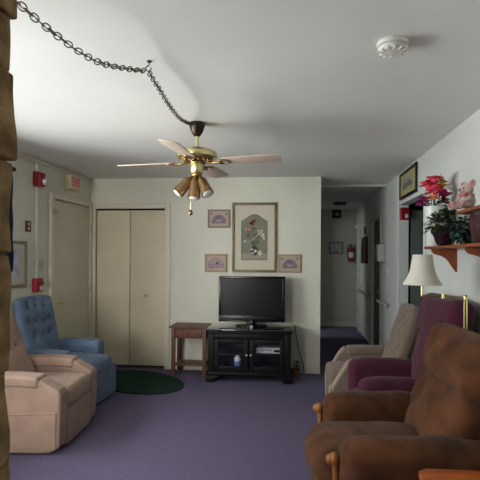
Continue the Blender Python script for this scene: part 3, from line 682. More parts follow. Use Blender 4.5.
def sloped_chair(label, loc, rz, F, front=0.40, xb=(-0.06, 0.50), xt=(-0.33, 1.0), rear=-0.42, hw=0.375, at=0.135, tufts=(), pipe=None, pocket=None, arm=0.575, cover=False, seed=1, bwx=0.015, bth=0.135, boxy=False, ro=0.10, rz_=0.44):
    c = thing('recliner', label, 'armchair', loc, rz)
    iw = hw-at
    w1 = fz(0.006, 5, seed)
    # arms: tall side panels whose front edge slopes from the arm top down to the seat
    for s in (-1, 1):
        poly = [(front-0.01, 0.012), (front, rz_), (front-0.022, rz_+0.028), (front-ro, arm-0.045), (front-ro-0.055, arm-0.008), (front-0.45, arm-0.01), (rear+0.10, arm-0.02), (rear+0.06, 0.012)]
        if boxy: poly = [(front-0.165, 0.012), (front-0.16, 0.40), (front-0.16, arm-0.04), (front-0.18, arm-0.004), (front-0.45, arm-0.01), (rear+0.10, arm-0.02), (rear+0.06, 0.012)]
        y0, y1 = (iw, hw) if s > 0 else (-hw, -iw)
        ar = MB().prism(chaikin(poly, 2, 0.10), y0, y1, 'y', 0.018, nr=4).build('arm', F, c, sharp=60)
        # padded roll on the arm top
        def dr(p, u, s=s): return p+w1(p)+Vector((0, 0, 0.010*(1-u.x*u.x)))
        pe = 0.002 if boxy else 0.012
        MB().rbox(rear+0.14, front-(0.158 if boxy else ro+0.065), y0-pe, y1+pe, arm-0.070, arm+0.012, 0.024, k=(10, 3, 2), m=4, deform=dr).build('arm_pad', F, ar, sharp=80)
        if pipe:
            pts = [(front-0.004, 0.06), (front+0.003, rz_), (front-0.022, rz_+0.030), (front-ro-0.002, arm-0.042), (front-ro-0.05, arm-0.002)]
            for yy in (y0+0.02, y1-0.02):
                MB().tube(spline([(p[0], yy, p[1]) for p in pts], 5), 0.006, 6).build('piping', pipe, ar)
        if pocket and s == -1:
            MB().rbox(rear+0.10, front-0.03, y0-0.010, y0+0.004, 0.05, 0.30, 0.005, k=(8, 1, 5), m=2, deform=lambda p, u: p+Vector((0, -0.012*(1-u.z*u.z)*(1-u.x*u.x)*(u.y < 0), 0))).tube([(rear+0.10, y0-0.010, 0.30), (0, y0-0.013, 0.297), (front-0.03, y0-0.008, 0.308)], 0.006, 6).build('side_pocket', F, ar)
    # body below the seat and the front panel
    if boxy: MB().rbox(front-0.20, front-0.006, -hw+0.02, hw-0.02, 0.03, 0.33, 0.03).build('front_panel', F, c)
    MB().rbox(rear+0.08, front-0.05, -iw+0.004, iw-0.004, 0.045, 0.30, 0.02).build('base', F, c)
    MB().rbox(front-0.055, front-0.004, -iw+0.003, iw-0.003, 0.022, 0.305, 0.02, k=(1, 6, 4), m=3, deform=lambda p, u: p+Vector((0.008*(1-u.y**2)*(1-u.z**2)*(u.x > 0), 0, 0))).build('footrest_panel', F, c, sharp=70)
    def ds(p, u):
        e = (1-u.y**2)
        return p+w1(p)*0.8+Vector((0.012*e*(u.x > 0.5), 0, (0.022*e*(1-u.x**4) if u.z > 0 else 0)))
    MB().rbox(xb[0]-0.06, front+0.006, -iw+0.004, iw-0.004, 0.305, 0.452, 0.05, k=(8, 8, 2), m=4, deform=ds).build('seat_cushion', F, c, sharp=80)
    # back
    Mb, L = backframe(xb[0], xb[1]-0.12, xt[0], xt[1]); L2 = L
    bw = iw+bwx
    def db(p, u):
        e = (1-u.y**2)*(1-abs(u.z)**3)
        q = Vector(p)
        if u.x > 0:
            q.x += 0.030*e
            hz = p.z+L2/2; 
            for (ty, tz) in tufts:
                d2 = (p.y-ty)**2+(hz-tz)**2
                q.x -= 0.032*math.exp(-d2/0.0011)+0.016*math.exp(-d2/0.005)
        q.z += 0.02*(1-u.y**2)*(u.z > 0.8)
        return q+w1(p)*0.7
    bk = MB().rbox(-bth, 0.0, -bw, bw, 0.0, L2, 0.055, k=(2, 22, 26) if tufts else (2, 10, 12), m=4, deform=db, M=Mb).build('backrest', F, c, sharp=80)
    for (ty, tz) in tufts:
        e = (1-(ty/bw)**2)*(1-abs(2*tz/L2-1)**3)
        MB().ball(Mb @ Vector((-0.003+0.030*e-0.028, ty, tz)), 0.011, 10, 6).build('button', F, bk)
    return c

BT = [(y, z) for (z, ys) in ((0.58, (-0.155, 0.0, 0.155)), (0.44, (-0.155, 0.0, 0.155)), (0.30, (-0.155, 0.0, 0.155))) for y in ys]
BT = [(-0.12, 0.56), (0.0, 0.575), (0.12, 0.56), (-0.15, 0.42), (-0.05, 0.415), (0.06, 0.415), (0.16, 0.43), (-0.11, 0.28), (0.01, 0.275), (0.12, 0.28)]
sloped_chair('tan fabric armchair with rolled arms beside stone pillar on left', (-2.135, 3.53, 0), R(4.5), F_tan, front=0.40, xb=(-0.055, 0.50), xt=(-0.30, 1.0), rear=-0.44, hw=0.378, pocket=True, tufts=[(0.0, 0.36), (-0.11, 0.36), (0.11, 0.36)], arm=0.553, seed=2)
sloped_chair('blue recliner with button tufted back in front of the left door', (-2.30, 4.335, 0), R(-5), F_blue, front=0.40, arm=0.56, xb=(-0.165, 0.52), xt=(-0.305, 1.035), rear=-0.36, hw=0.372, bwx=0.03, bth=0.075, boxy=True, tufts=BT, seed=5)
sloped_chair('beige recliner with tufted back and pale piped arms beyond burgundy chair', (0.665, 4.27, 0), R(180), F_beige, ro=0.13, rz_=0.32, front=0.385, xb=(-0.11, 0.55), xt=(-0.315, 1.03), rear=-0.44, hw=0.335, at=0.11, pipe=F_piping, tufts=[(-0.13, 0.50), (0.0, 0.51), (0.13, 0.50), (-0.08, 0.38), (0.08, 0.38), (0.0, 0.26), (-0.15, 0.27), (0.15, 0.27)], seed=8)

def soft_chair(label, loc, rz, F, hw, aw, front, seatf, xb, xt, rear, arm, top, wood=None, channels=0, seed=3, headw=None, st=0.425):
    c = thing('recliner', label, 'armchair', loc, rz)
    iw = hw-aw; w1 = fz(0.010, 4.5, seed); w2 = fz(0.004, 14, seed+3)
    MB().rbox(rear+0.16, front-0.04, -iw-0.02, iw+0.02, 0.04, 0.28, 0.03).build('base', F, c)
    for s in (-1, 1):
        y0, y1 = (iw, hw) if s > 0 else (-hw, -iw)
        def da(p, u):
            q = p+w1(p)+w2(p); q.z += 0.020*(1-u.x**2)*(u.z > 0); q.y += 0.012*(1-u.z**2)*(1-u.x**2)*(1 if u.y > 0 else -1)
            if u.z > 0.3 and u.x < -0.3: q.z -= 0.02*(-u.x-0.3)
            return q
        ar = MB().rbox(rear+0.17, front-0.01, y0, y1, 0.05, arm-0.02, 0.085, k=(12, 3, 6), m=5, deform=da).build('arm', F, c, sharp=80)
        if wood:
            yy = (y0+y1)/2+s*0.0
            pts = spline([(front-0.07, yy, 0.0), (front-0.035, yy, 0.10), (front-0.006, yy, 0.26), (front+0.004, yy, 0.40), (front+0.008, yy, arm-0.13)], 5)
            po = MB().tube(pts, [0.017]*len(pts), 10)
            po.ball((front+0.014, yy, arm-0.112), (0.028, 0.033, 0.033), 16, 10)
            po.ball((front+0.030, yy, arm-0.112), (0.024, 0.026, 0.026), 16, 10)
            po.build('arm_post', wood, ar)
    def ds(p, u):
        e = 1-u.y**2
        q = p+w1(p)*0.9+w2(p)
        if u.z > 0: q.z += 0.030*e*(1-abs(u.x)**3)
        if u.x > 0: q.x += 0.035*e*(1-abs(u.z)**2)
        return q
    MB().rbox(xb[0]-0.10, seatf-0.035, -iw+0.006, iw-0.006, st-0.20, st, 0.09, k=(10, 10, 4), m=5, deform=ds).build('seat_cushion', F, c, sharp=80)
    MB().rbox(front-0.13, seatf-0.055, -iw+0.008, iw-0.008, 0.05, 0.30, 0.05, k=(4, 8, 4), m=4, deform=lambda p, u: p+w1(p)*0.8+Vector((0.02*(1-u.y**2)*(1-u.z**2)*(u.x > 0), 0, 0))).build('footrest', F, c, sharp=80)
    Mb, L = backframe(xb[0], xb[1]-0.14, xt[0], xt[1]); bw = headw or (iw+0.06)
    split = L*0.60
    def dback(lo, hi, puff, ch):
        def f(p, u):
            q = p+w1(p)*0.9+w2(p)
            e = (1-abs(u.y)**2.5)*(1-abs(u.z)**2.5)
            if u.x > 0: q.x += puff*e
            if u.x > 0 and not ch:
                for (ya, za, yb, zb) in CR:
                    d = Vector((yb-ya, zb-za)); w = Vector((u.y-ya, u.z-za)); t = max(0, min(1, w.dot(d)/d.length_squared)); q.x -= 0.022*math.exp(-((w-d*t).length/0.10)**2)
            if ch and u.x > -0.2:
                q.x -= 0.007*abs(math.sin(math.pi*(u.y+1)*ch/2))**0.0*max(0, math.cos(2*math.pi*(u.y+1)*ch/2))**6
            return q
        return f
    bk = MB().rbox(-0.12, -0.03, -bw+0.03, bw-0.03, 0.02, L-0.06, 0.04, k=(1, 6, 8), m=3, M=Mb).build('backrest', F, c, sharp=80)
    MB().rbox(-0.07, 0.035, -bw+0.02, bw-0.02, 0.02, split+0.025, 0.05, k=(2, 26 if channels else 12, 12), m=5, deform=dback(0, split, 0.035, channels), M=Mb).build('lumbar_pillow', F, bk, sharp=80)
    MB().rbox(-0.11, 0.055, -bw, bw, split-0.02, L, 0.075, k=(2, 28 if channels else 14, 8), m=5, deform=dback(split, L, 0.035, channels), M=Mb).build('head_pillow', F, bk, sharp=80)
    return c
CR = [(-0.1, 0.9, -0.55, 0.1), (0.1, 0.9, 0.5, 0.2), (-0.5, 0.7, -0.75, -0.1), (0.35, 0.8, 0.75, 0.0), (0.0, 0.8, -0.1, -0.2), (-0.3, -0.5, 0.3, -0.65)]
soft_chair('brown suede recliner with round wooden arm knobs, nearest on the right', (0.635, 2.585, 0), R(180+3), F_brown, 0.46, 0.19, 0.465, 0.585, (-0.03, 0.50), (-0.275, 1.065), -0.50, 0.615, 1.1, wood=M_knobw, seed=3, headw=0.365, st=0.475)
soft_chair('burgundy recliner with ribbed head pillow behind the brass lamp', (0.80, 3.50, 0), R(180), F_burg, 0.375, 0.14, 0.40, 0.45, (-0.12, 0.56), (-0.275, 1.175), -0.40, 0.645, 1.18, channels=8, seed=6, headw=0.40)

# ------------------------------------------------------------------ lamp and near side table
M_shade = mat('lamp shade cloth', (0.86, 0.85, 0.80), 0.8)
lp_ = thing('floor_lamp', 'brass swing arm floor lamp with white bell shade between the recliners', 'lamp', (1.05, 3.005, 0))
MB().lathe([(0.082, 0), (0.084, 0.012), (0.070, 0.022), (0.025, 0.032), (0.012, 0.05)], 28).build('base', M_brass, lp_)
po = MB()
for s in (-1, 1): po.cyl((s*0.010, 0, 0.03), (s*0.008, 0, 1.20), 0.0045, n=10)
po.build('pole', M_brass, lp_)
MB().lathe([(0.010, 1.188), (0.016, 1.195), (0.016, 1.212), (0.010, 1.219), (0.003, 1.224)], 18).build('pole_joint', M_brass, lp_)
MB().tube([(-0.012, 0, 1.207), (-0.135, 0.005, 1.209)], 0.0062, 8).tube([(-0.135, 0.005, 1.214), (-0.262, 0, 1.216)], 0.0062, 8).cyl((-0.135, 0.005, 1.198), (-0.135, 0.005, 1.228), 0.010, n=12).build('swing_arm', M_brass, lp_)
MB().lathe([(0.010, 1.205), (0.013, 1.212), (0.008, 1.225), (0.008, 1.275), (0.015, 1.282), (0.015, 1.33)], 14, M=Matrix.Translation((-0.265, 0, 0))).build('lamp_socket', M_brass, lp_)
MB().lathe([(0.014, 1.33), (0.026, 1.35), (0.030, 1.375), (0.024, 1.40), (0.001, 1.412)], 14, M=Matrix.Translation((-0.265, 0, 0))).build('bulb', M_bulb, lp_)
prf = [(0.122, 1.283), (0.118, 1.288), (0.098, 1.318), (0.082, 1.352), (0.071, 1.395), (0.064, 1.44), (0.060, 1.473)]
MB().lathe(prf+[(r-0.003, z) for (r, z) in reversed(prf)], 40, M=Matrix.Translation((-0.265, 0, 0)), cap=False).build('lamp_shade', M_shade, lp_, sharp=60)
et = thing('end_table', 'orange wood end table at near edge beside brown recliner arm', 'table', (0.79, 1.67, 0))
MB().prism(chaikin([(-0.31, -0.24), (0.33, -0.24), (0.33, 0.24), (-0.31, 0.24)], 2, 0.06), 0.575, 0.61, 'z', 0.006).build('tabletop', M_woodo, et)
MB().rbox(-0.27, 0.29, -0.20, 0.20, 0.50, 0.575, 0.003).build('apron', M_woodo, et)
for sx in (-0.265, 0.285):
    for sy in (-0.195, 0.195): MB().rbox(sx-0.022, sx+0.022, sy-0.022, sy+0.022, 0, 0.575, 0.004).build('leg', M_woodo, et)

# ------------------------------------------------------------------ right wall shelf with plants and bear
wsf = thing('wall_shelf', 'reddish brown wooden wall shelf with raised tier and scalloped brackets', 'shelf', (XR-0.001, 2.6, 1.54))
MB().rbox(-0.20, 0, -1.0, 1.18, -0.020, 0.0, 0.004).build('shelf_board', M_woods, wsf)
MB().rbox(-0.20, 0, -0.9, 0.45, 0.190, 0.210, 0.004).build('raised_board', M_woods, wsf)
for yy in (0.44, -0.88):
    MB().cyl((-0.192, yy, 0), (-0.192, yy, 0.19), 0.004, n=8).cyl((-0.01, yy, 0), (-0.01, yy, 0.19), 0.004, n=8).build('post', M_steel, wsf)
for yy in (1.02, 0.31, -0.40):
    pg = [(0, -0.021), (-0.19, -0.021)]+[(v.x, v.y) for v in spline([(-0.185, -0.040, 0), (-0.165, -0.060, 0), (-0.12, -0.072, 0), (-0.075, -0.100, 0), (-0.04, -0.150, 0), (-0.012, -0.190, 0)], 4)]+[(0, -0.195)]
    MB().prism(pg, yy-0.010, yy+0.010, 'y', 0.003).build('bracket', M_woods, wsf)

SZ = 1.5405
def bloom(mb_name, parent, m, c, r, n, layers=2, seed=0, flat=0.5):
    rnd = random.Random(seed); mb = MB(); c = Vector(c)
    for l in range(layers):
        rr = r*(1-0.28*l)
        for i in range(n):
            a = 2*math.pi*i/n+l*0.4+rnd.uniform(-.1, .1); el = flat*l+rnd.uniform(0, 0.6)
            d = Vector((math.cos(a)*math.cos(el), math.sin(a)*math.cos(el), math.sin(el)))
            leaf(mb, c, d, Vector((0, 0, 1)), rr, rr*0.72, 0, rnd.uniform(-0.1, 0.5), True)
    mb.ball(c+Vector((0, 0, r*0.12)), r*0.34, 10, 7)
    return mb.build(mb_name, m, parent)
M_pink = mat('hot pink petal', (0.86, 0.20, 0.40), 0.6, c2=(0.95, 0.38, 0.40), vscale=30)
M_mag = mat('magenta petal', (0.62, 0.12, 0.42), 0.6); M_wine = mat('wine petal', (0.62, 0.13, 0.30), 0.6)
M_peach = mat('peach petal', (0.92, 0.62, 0.40), 0.6); M_yel = mat('yellow petal', (0.85, 0.62, 0.20), 0.6)
M_leaf = mat('leaf green', (0.18, 0.26, 0.17), 0.5); M_varg = mat('variegated leaf', (0.25, 0.33, 0.24), 0.5, c2=(0.62, 0.66, 0.56), vscale=45)
fv = thing('flower_vase', 'tall white vase of pink and orange artificial flowers on wall shelf', 'vase', (1.045, 3.66, SZ))
MB().lathe([(0.050, 0), (0.056, 0.01), (0.066, 0.14), (0.076, 0.28), (0.079, 0.305), (0.074, 0.305), (0.068, 0.26), (0.05, 0.1)], 28).build('vase', mat('white glaze', (0.84, 0.86, 0.84), 0.25), fv)
stm = MB()
FL = [((-0.035, 0.02, 0.455), 0.105, M_pink, 11), ((0.0, -0.02, 0.415), 0.10, M_pink, 11), ((-0.02, -0.05, 0.50), 0.085, M_pink, 10), ((0.050, -0.01, 0.455), 0.075, M_yel, 9), ((0.056, 0.02, 0.50), 0.055, M_yel, 8), ((0.055, -0.035, 0.39), 0.08, M_wine, 10), ((0.070, 0.01, 0.345), 0.065, M_wine, 9), ((-0.025, -0.055, 0.36), 0.07, M_peach, 9), ((-0.085, -0.03, 0.35), 0.072, M_mag, 9), ((-0.10, 0.0, 0.325), 0.058, M_mag, 9)]
for i, (p, r, m, n) in enumerate(FL):
    bloom('flower', fv, m, p, r*0.86, n, 3, i)
    stm.tube([(0, 0, 0.2), (p[0]*0.4, p[1]*0.4, 0.3), (p[0], p[1], p[2])], 0.003, 5)
for q in range(36):
    a = random.uniform(0, 6.28); rr = random.uniform(0.03, 0.07)
    leaf(stm, Vector((rr*math.cos(a), rr*math.sin(a), random.uniform(0.29, 0.36))), Vector((math.cos(a), math.sin(a), random.uniform(0, 1))), Vector((0, 0, 1)), 0.06, 0.028, 0, 0.3)
stm.build('foliage', M_leaf, fv)

pz = thing('potted_plant', 'bushy variegated plant in dark purple pot at far end of shelf', 'plant', (1.022, 3.34, SZ))
ptp = MB()
def pleat(n, prof):
    vs = []; fs = []
    for (r, z, am) in prof:
        for k in range(n): vs.append(((r+am*(k % 2))*math.cos(2*math.pi*k/n), (r+am*(k % 2))*math.sin(2*math.pi*k/n), z))
    for i in range(len(prof)-1):
        for k in range(n): fs.append((i*n+k, i*n+(k+1) % n, (i+1)*n+(k+1) % n, (i+1)*n+k))
    fs.append(tuple(reversed(range(n)))); return vs, fs
ptp.add(*pleat(36, [(0.045, 0.0, 0), (0.055, 0.02, 0.003), (0.072, 0.07, 0.004), (0.088, 0.10, 0.006), (0.080, 0.098, 0.004), (0.06, 0.07, 0)]))
ptp.build('pot', mat('purple foil', (0.20, 0.09, 0.16), 0.35, metal=0.3), pz, sharp=70)
fo = MB(); rnd = random.Random(4)
for q in range(380):
    a = rnd.uniform(0, 6.28); el = rnd.uniform(-0.35, 1.2); rad = rnd.uniform(0.03, 0.105)
    d = Vector((math.cos(a)*math.cos(el), math.sin(a)*math.cos(el), math.sin(el)))
    p = Vector((0, 0, 0.135))+Vector((d.x*rad*1.1, d.y*rad*1.2, d.z*rad))
    if p.x+0 > 0.10: continue
    mi = 0 if rnd.random() < 0.55 else (1 if rnd.random() < 0.62 else 2)
    leaf(fo, p, d+Vector((0, 0, 0.15)), Vector((0, 0, 1)), rnd.uniform(0.036, 0.058), rnd.uniform(0.026, 0.038), mi, 0.4)
fo.build('foliage', [M_leaf, M_varg, mat('wine leaf', (0.30, 0.12, 0.16), 0.5)], pz)
bloom('flower', pz, mat('cream petal', (0.85, 0.78, 0.68), 0.6), (-0.075, -0.03, 0.135), 0.032, 8, 2, 3)

gp = thing('trailing_plant', 'dark green trailing plant under raised tier of shelf', 'plant', (1.055, 3.02, SZ))
MB().lathe([(0.035, 0), (0.045, 0.05), (0.048, 0.06), (0.042, 0.06)], 18).build('pot', mat('dark pot', (0.15, 0.13, 0.11), 0.5), gp)
fo = MB(); rnd = random.Random(9)
for q in range(300):
    a = rnd.uniform(0, 6.28); el = rnd.uniform(-1.0, 1.0); rad = rnd.uniform(0.02, 0.095)
    d = Vector((math.cos(a)*math.cos(el), math.sin(a)*math.cos(el), math.sin(el)))
    p = Vector((-0.015, 0, 0.095))+d*rad; 
    leaf(fo, p, d, Vector((0, 0, 1)), rnd.uniform(0.03, 0.045), rnd.uniform(0.02, 0.028), 0 if rnd.random() < 0.65 else 1, 0.3)
for v in fo.v:
    v.x = min(v.x, 0.13); v.z = max(0.004, min(v.z, 0.186)) if True else v.z
fo.build('foliage', [mat('deep leaf', (0.14, 0.22, 0.17), 0.5), mat('blue green leaf', (0.30, 0.42, 0.36), 0.5)], gp)
bs = thing('basket', 'dark burgundy woven basket under raised tier of shelf', 'basket', (1.085, 2.74, SZ))
bb = MB()
bb.lathe([(0.075, 0), (0.085, 0.01), (0.098, 0.10), (0.100, 0.150), (0.093, 0.150), (0.088, 0.08), (0.07, 0.012)], 40)
for q in range(40):
    a = 2*math.pi*q/40; bb.cyl((0.087*math.cos(a), 0.087*math.sin(a), 0.008), (0.101*math.cos(a), 0.101*math.sin(a), 0.148), 0.004, n=6)
bb.build('body', mat('burgundy wicker', (0.27, 0.13, 0.13), 0.6, var=0.15, vscale=60), bs)
MB().tube([(0.099*math.cos(2*math.pi*q/32), 0.099*math.sin(2*math.pi*q/32), 0.152) for q in range(32)], 0.007, 8, closed=True).build('rim', mat('burgundy rim', (0.24, 0.11, 0.11), 0.5), bs)

F_plush = mat('pale pink plush', (0.80, 0.71, 0.68), 0.95, spec=0.1, var=0.06, vscale=30, bump=0.8, bscale=220, sheen=0.4)
F_plushp = mat('pink plush', (0.78, 0.45, 0.47), 0.95, spec=0.1, bump=0.7, bscale=220, sheen=0.3)
br = thing('teddy_bear', 'pale pink plush teddy bear sitting on raised tier of shelf', 'teddy bear', (1.035, 2.93, 1.7505), R(180+16)); br.scale = (0.92, 0.92, 0.97)
bd = MB()
bd.ball((0, 0, 0.052), (0.044, 0.050, 0.054), 24, 16).ball((0.008, 0, 0.125), (0.042, 0.046, 0.040), 24, 16).ball((0.042, 0, 0.115), (0.024, 0.024, 0.019), 18, 12)
for s in (-1, 1):
    bd.ball((0.052, s*0.040, 0.022), (0.042, 0.020, 0.020), 16, 10).ball((0.088, s*0.046, 0.028), (0.014, 0.021, 0.027), 16, 10)
    bd.ball((0.030, s*0.048, 0.062), (0.034, 0.016, 0.018), 16, 10, rot=Matrix.Rotation(R(25), 3, 'Y'))
    bd.ball((-0.002, s*0.046, 0.160), (0.012, 0.026, 0.026), 16, 10)
bo = bd.build('body', F_plush, br, sharp=180)
rm = bo.modifiers.new('merge', 'REMESH'); rm.mode = 'VOXEL'; rm.voxel_size = 0.004; rm.use_smooth_shade = True
smo = bo.modifiers.new('soft', 'SMOOTH'); smo.iterations = 3; smo.factor = 0.5
for s in (-1, 1):
    MB().ball((0.009, s*0.047, 0.161), (0.006, 0.019, 0.019), 14, 8).build('inner_ear', F_plushp, br)
    MB().ball((0.045, s*0.017, 0.132), 0.0055, 10, 7).build('eye', M_tv, br)
    MB().ball((0.1015, s*0.046, 0.028), (0.004, 0.014, 0.018), 14, 8).build('paw_pad', F_plushp, br)
MB().ball((0.066, 0, 0.120), (0.006, 0.009, 0.007), 12, 8).build('nose', M_tv, br)
bw_ = MB()
for s in (-1, 1): bw_.ball((0.046, s*0.020, 0.090), (0.008, 0.020, 0.013), 14, 8, rot=Matrix.Rotation(s*R(15), 3, 'X'))
bw_.ball((0.050, 0, 0.090), 0.008, 10, 7)
bw_.tube([(0.006+0.040*math.cos(2*math.pi*q/24), 0.043*math.sin(2*math.pi*q/24), 0.091) for q in range(24)], 0.006, 6, closed=True)
bw_.build('bow', F_plushp, br)

# ledge over the doorway, picture leaning on it, alarm
pt = thing('framed_print', 'black framed picture with yellow mat hanging above dark doorway on right', 'picture', (XR-0.001, 5.165, 2.118))
Ml = Matrix.Rotation(R(0), 4, 'Y')
f = MB(); w, h, e = 0.385, 0.305, 0.034
for (a, b, c, d) in ((-w, w, h-e, h), (-w, w, 0, e), (-w, -w+e, e, h-e), (w-e, w, e, h-e)): f.rbox(-0.02, 0.0, a, b, c, d, 0.004, M=Ml)
f.build('frame', mat('black frame', (0.06, 0.06, 0.055), 0.4), pt)
MB().box(-0.010, -0.002, -w+e, w-e, e, h-e, M=Ml).build('mat_board', mat('yellow mat', (0.64, 0.60, 0.42), 0.7), pt)
pm2 = MB().box(-0.0115, -0.0100, -0.24, 0.24, 0.085, 0.225, M=Ml)
for (y_, z_, r_) in ((-0.16, 0.13, 0.035), (-0.10, 0.14, 0.05), (-0.02, 0.15, 0.045), (0.06, 0.13, 0.04), (0.14, 0.14, 0.05), (0.19, 0.12, 0.03)):
    pm2.prism([(y_+r_*math.cos(q*0.7), z_+r_*0.8*math.sin(q*0.7)) for q in range(9)], -0.0122, -0.0115, 'x', mi=1, M=Ml)
pm2.build('print', [mat('grey sketch', (0.58, 0.57, 0.50), 0.7), mat('sketch dark', (0.42, 0.42, 0.40), 0.7)], pt)
ar = thing('fire_alarm', 'red fire alarm box on far jamb of dark doorway, right wall', 'fire alarm', (1.248, DY1-0.001, 1.965))
MB().rbox(-0.055, 0.055, -0.045, 0.0, -0.072, 0.072, 0.008).build('back_box', M_red, ar)
MB().rbox(-0.050, 0.050, -0.060, -0.045, -0.066, 0.066, 0.006).build('faceplate', mat('alarm face dark', (0.52, 0.07, 0.10), 0.35), ar)
MB().rbox(-0.002, 0.034, -0.076, -0.060, -0.052, -0.004, 0.008).build('strobe_lens', mat('strobe clear', (0.85, 0.75, 0.75), 0.1), ar)

# ------------------------------------------------------------------ hallway
hr = thing('handrail', 'pale wall handrail along right side of the hallway', 'handrail', (XR, 6.12, 0.83))
mr = mat('pale rail', (0.72, 0.72, 0.69), 0.35)
MB().tube([(-0.065, 0.0, 0), (-0.065, 0.62, 0)], 0.021, 12).build('rail', mr, hr)
MB().tube([(-0.065, 1.64, 0), (-0.065, 2.80, 0)], 0.021, 12).build('rail', mr, hr)
for yy in (0.12, 0.50, 1.75, 2.70):
    MB().rbox(-0.060, -0.001, yy-0.012, yy+0.012, -0.05, -0.012, 0.004).build('bracket', M_steel, hr)
dpz = thing('towel_dispenser', 'small white dispenser box on hallway wall before the dark door', 'dispenser', (XR, 6.58, 1.51))
MB().rbox(-0.10, -0.001, -0.10, 0.10, -0.12, 0.12, 0.015).build('case', mat('dispenser grey', (0.66, 0.68, 0.66), 0.4), dpz)
MB().rbox(-0.104, -0.10, -0.06, 0.06, -0.10, -0.02, 0.001).build('front_window', mat('dispenser window', (0.40, 0.42, 0.42), 0.3), dpz)
s2 = thing('light_switch', 'white light switch plate on hallway wall above near handrail end', 'light switch', (XR, 6.335, 1.255))
MB().rbox(-0.008, -0.001, -0.045, 0.045, -0.06, 0.06, 0.003).build('plate', M_whitep, s2)
MB().rbox(-0.016, -0.008, -0.006, 0.006, -0.012, 0.012, 0.002).build('toggle', M_whitep, s2)
hp = thing('framed_print', 'dark narrow framed picture on hallway right wall', 'picture', (XR, 8.42, 1.575))
f = MB(); w, h, e = 0.33, 0.235, 0.06
for (a, b, c, d) in ((-w, w, h-e, h), (-w, w, -h, -h+e), (-w, -w+e, -h+e, h-e), (w-e, w, -h+e, h-e)): f.rbox(-0.03, -0.001, a, b, c, d, 0.004)
f.build('frame', mat('dark brown frame', (0.13, 0.09, 0.08), 0.4), hp)
MB().box(-0.014, -0.002, -w+e, w-e, -h+e, h-e).build('print', mat('dark print', (0.25, 0.19, 0.18), 0.5, c2=(0.34, 0.26, 0.23), vscale=9), hp)
rs = thing('door_sign', 'small dark plaque above framed picture on hallway wall', 'plaque', (XR, 8.42, 1.93))
MB().rbox(-0.012, -0.001, -0.12, 0.12, -0.06, 0.06, 0.003).build('plate', mat('plaque', (0.20, 0.18, 0.17), 0.4), rs)
nb = thing('notice_board', 'pale framed notice on end wall of hallway', 'notice', (0.785, YE, 1.635))
frame4(MB(), 0.145, 0.125, 0.012, -0.018, -0.001, 0.003).build('frame', mat('notice frame', (0.33, 0.36, 0.36), 0.4), nb)
nm = MB().box(-0.133, 0.133, -0.008, -0.002, -0.113, 0.113)
for (a, b, c, d) in ((-0.11, -0.04, -0.09, 0.09), (-0.02, 0.04, -0.04, 0.09), (0.06, 0.11, -0.09, 0.08)): nm.box(a, b, -0.0092, -0.008, c, d, mi=1)
nm.build('notice_sheet', [mat('notice blue grey', (0.55, 0.60, 0.60), 0.5), mat('notice paper', (0.72, 0.75, 0.74), 0.6)], nb)
fe = thing('fire_extinguisher', 'red fire extinguisher on bracket at end wall of hallway', 'fire extinguisher', (1.09, YE-0.085, 1.35))
MB().lathe([(0.050, 0), (0.058, 0.012), (0.060, 0.03), (0.060, 0.25), (0.050, 0.285), (0.026, 0.305), (0.018, 0.315)], 24).build('cylinder', M_red, fe)
MB().lathe([(0.018, 0.315), (0.020, 0.335), (0.012, 0.345)], 12).rbox(-0.045, 0.02, -0.010, 0.010, 0.342, 0.352, 0.003).rbox(-0.05, 0.01, -0.010, 0.010, 0.365, 0.374, 0.003).build('valve', M_tv, fe)
MB().tube(spline([(0.015, 0, 0.33), (-0.06, -0.02, 0.33), (-0.075, -0.025, 0.24), (-0.066, -0.02, 0.10), (-0.062, -0.02, 0.03)], 5), 0.010, 8).build('hose', M_tv, fe)
MB().lathe([(0.0607, 0.09), (0.0607, 0.20)], 24, cap=False).build('instruction_label', M_whitep, fe)
MB().rbox(-0.03, 0.03, 0.058, 0.084, 0.03, 0.27, 0.003).build('bracket', M_steel, fe)
s3 = thing('light_switch', 'small switch plate low on end wall of hallway', 'light switch', (0.77, YE, 1.215))
MB().rbox(-0.04, 0.04, -0.008, -0.001, -0.06, 0.06, 0.003).build('plate', M_cream, s3)
MB().rbox(-0.006, 0.006, -0.016, -0.008, -0.012, 0.012, 0.002).build('toggle', M_cream, s3)
el = thing('emergency_light', 'small square dark box with pale lens high on hallway end wall', 'emergency light', (0.79, YE, 2.335))
MB().rbox(-0.09, 0.09, -0.06, -0.001, -0.085, 0.085, 0.008).build('case', mat('dark case', (0.17, 0.17, 0.16), 0.5), el)
MB().lathe([(0.04, 0), (0.038, 0.012), (0.02, 0.02), (0.001, 0.022)], 18, M=Matrix.Translation((0.015, -0.06, 0.0)) @ Matrix.Rotation(R(90), 4, 'X')).build('lens', mat('pale lens', (0.62, 0.63, 0.58), 0.3), el)
cvn = thing('ceiling_vent', 'dark square vent in hallway ceiling', 'vent', (0.765, 8.62, HC))
frame4(MB(), 0.11, 0.16, 0.02, 0, 0.012, 0.003)
vm = MB()
for (a, b, c, d) in ((-0.11, 0.11, 0.14, 0.16), (-0.11, 0.11, -0.16, -0.14), (-0.11, -0.09, -0.14, 0.14), (0.09, 0.11, -0.14, 0.14)): vm.rbox(a, b, c, d, -0.025, -0.001, 0.003)
for q in range(9): vm.box(-0.09, 0.09, -0.13+q*0.031, -0.115+q*0.031, -0.020, -0.006)
vm.build('grille', mat('vent dark', (0.16, 0.16, 0.15), 0.5), cvn)

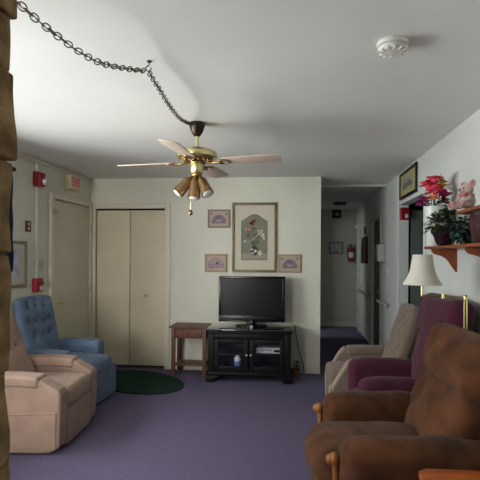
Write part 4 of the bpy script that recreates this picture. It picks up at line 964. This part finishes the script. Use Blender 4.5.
# ------------------------------------------------------------------ light
def area(name, loc, rot, sx, sy, power, c=(1, 1, 1), spread=180):
    l = bpy.data.lights.new(name, 'AREA'); l.shape = 'RECTANGLE'; l.size = sx; l.size_y = sy; l.energy = power; l.color = c; l.spread = R(spread)
    o = bpy.data.objects.new(name, l); col.objects.link(o); o.location = loc; o.rotation_euler = rot
    return o
area('daylight_ground', (-8.7, 1.6, -0.35), (0, R(180), 0), 8.0, 9.0, 3000, (0.97, 1.0, 0.975))
area('daylight_horizon', (-8.0, -2.0, 1.2), (0, R(-90), R(30)), 3.0, 8.0, 650, (0.97, 1.0, 0.98))
area('daylight_sky', (-4.9, 1.4, 2.7), (0, R(-90+22), R(14)), 2.6, 4.5, 380, (0.96, 0.99, 1.0))
area('fill_rear', ((W2[0]+W2[1])/2, YN-0.35, 1.45), (R(90), 0, R(-8)), 1.1, 1.5, 165, (1.0, 0.98, 0.94))  # fill light added behind the viewer to lift the back-left of the room
area('daylight_side_room', (XC-1.15, 8.25, 1.65), (0, R(-90+30), R(38)), 0.7, 0.8, 10, (0.95, 0.98, 1.0))
w = bpy.data.worlds.new('world'); bpy.context.scene.world = w; w.use_nodes = True
nt = w.node_tree; bg = nt.nodes['Background']
sky = nt.nodes.new('ShaderNodeTexSky'); sky.sky_type = 'HOSEK_WILKIE'; sky.turbidity = 6; sky.sun_direction = (0.4, -0.6, 0.7)
nt.links.new(sky.outputs[0], bg.inputs['Color']); bg.inputs['Strength'].default_value = 0.6

# ------------------------------------------------------------------ camera and view
sc = bpy.context.scene
cam = bpy.data.cameras.new('camera'); co = bpy.data.objects.new('camera', cam); col.objects.link(co)
cam.sensor_width = 36; cam.sensor_fit = 'HORIZONTAL'; cam.lens = 36*460/480
yaw = R(5.5); cx = 298-460*math.tan(yaw)
cam.shift_x = -(cx-240)/480; cam.shift_y = (256-240)/480
cam.clip_start = 0.02
co.rotation_mode = 'XYZ'
co.matrix_world = Matrix.Translation((0, 0, 1.458)) @ Matrix.Rotation(yaw, 4, 'Z') @ Matrix.Rotation(R(90), 4, 'X') @ Matrix.Rotation(R(0.35), 4, 'Z')
sc.camera = co
vs_ = sc.view_settings; vs_.view_transform = 'Standard'; vs_.look = 'None'; vs_.gamma = 1.0; vs_.use_curve_mapping = False; vs_.exposure = 0.31
sc.cycles.max_bounces = 10; sc.cycles.diffuse_bounces = 6; sc.cycles.use_denoising = True
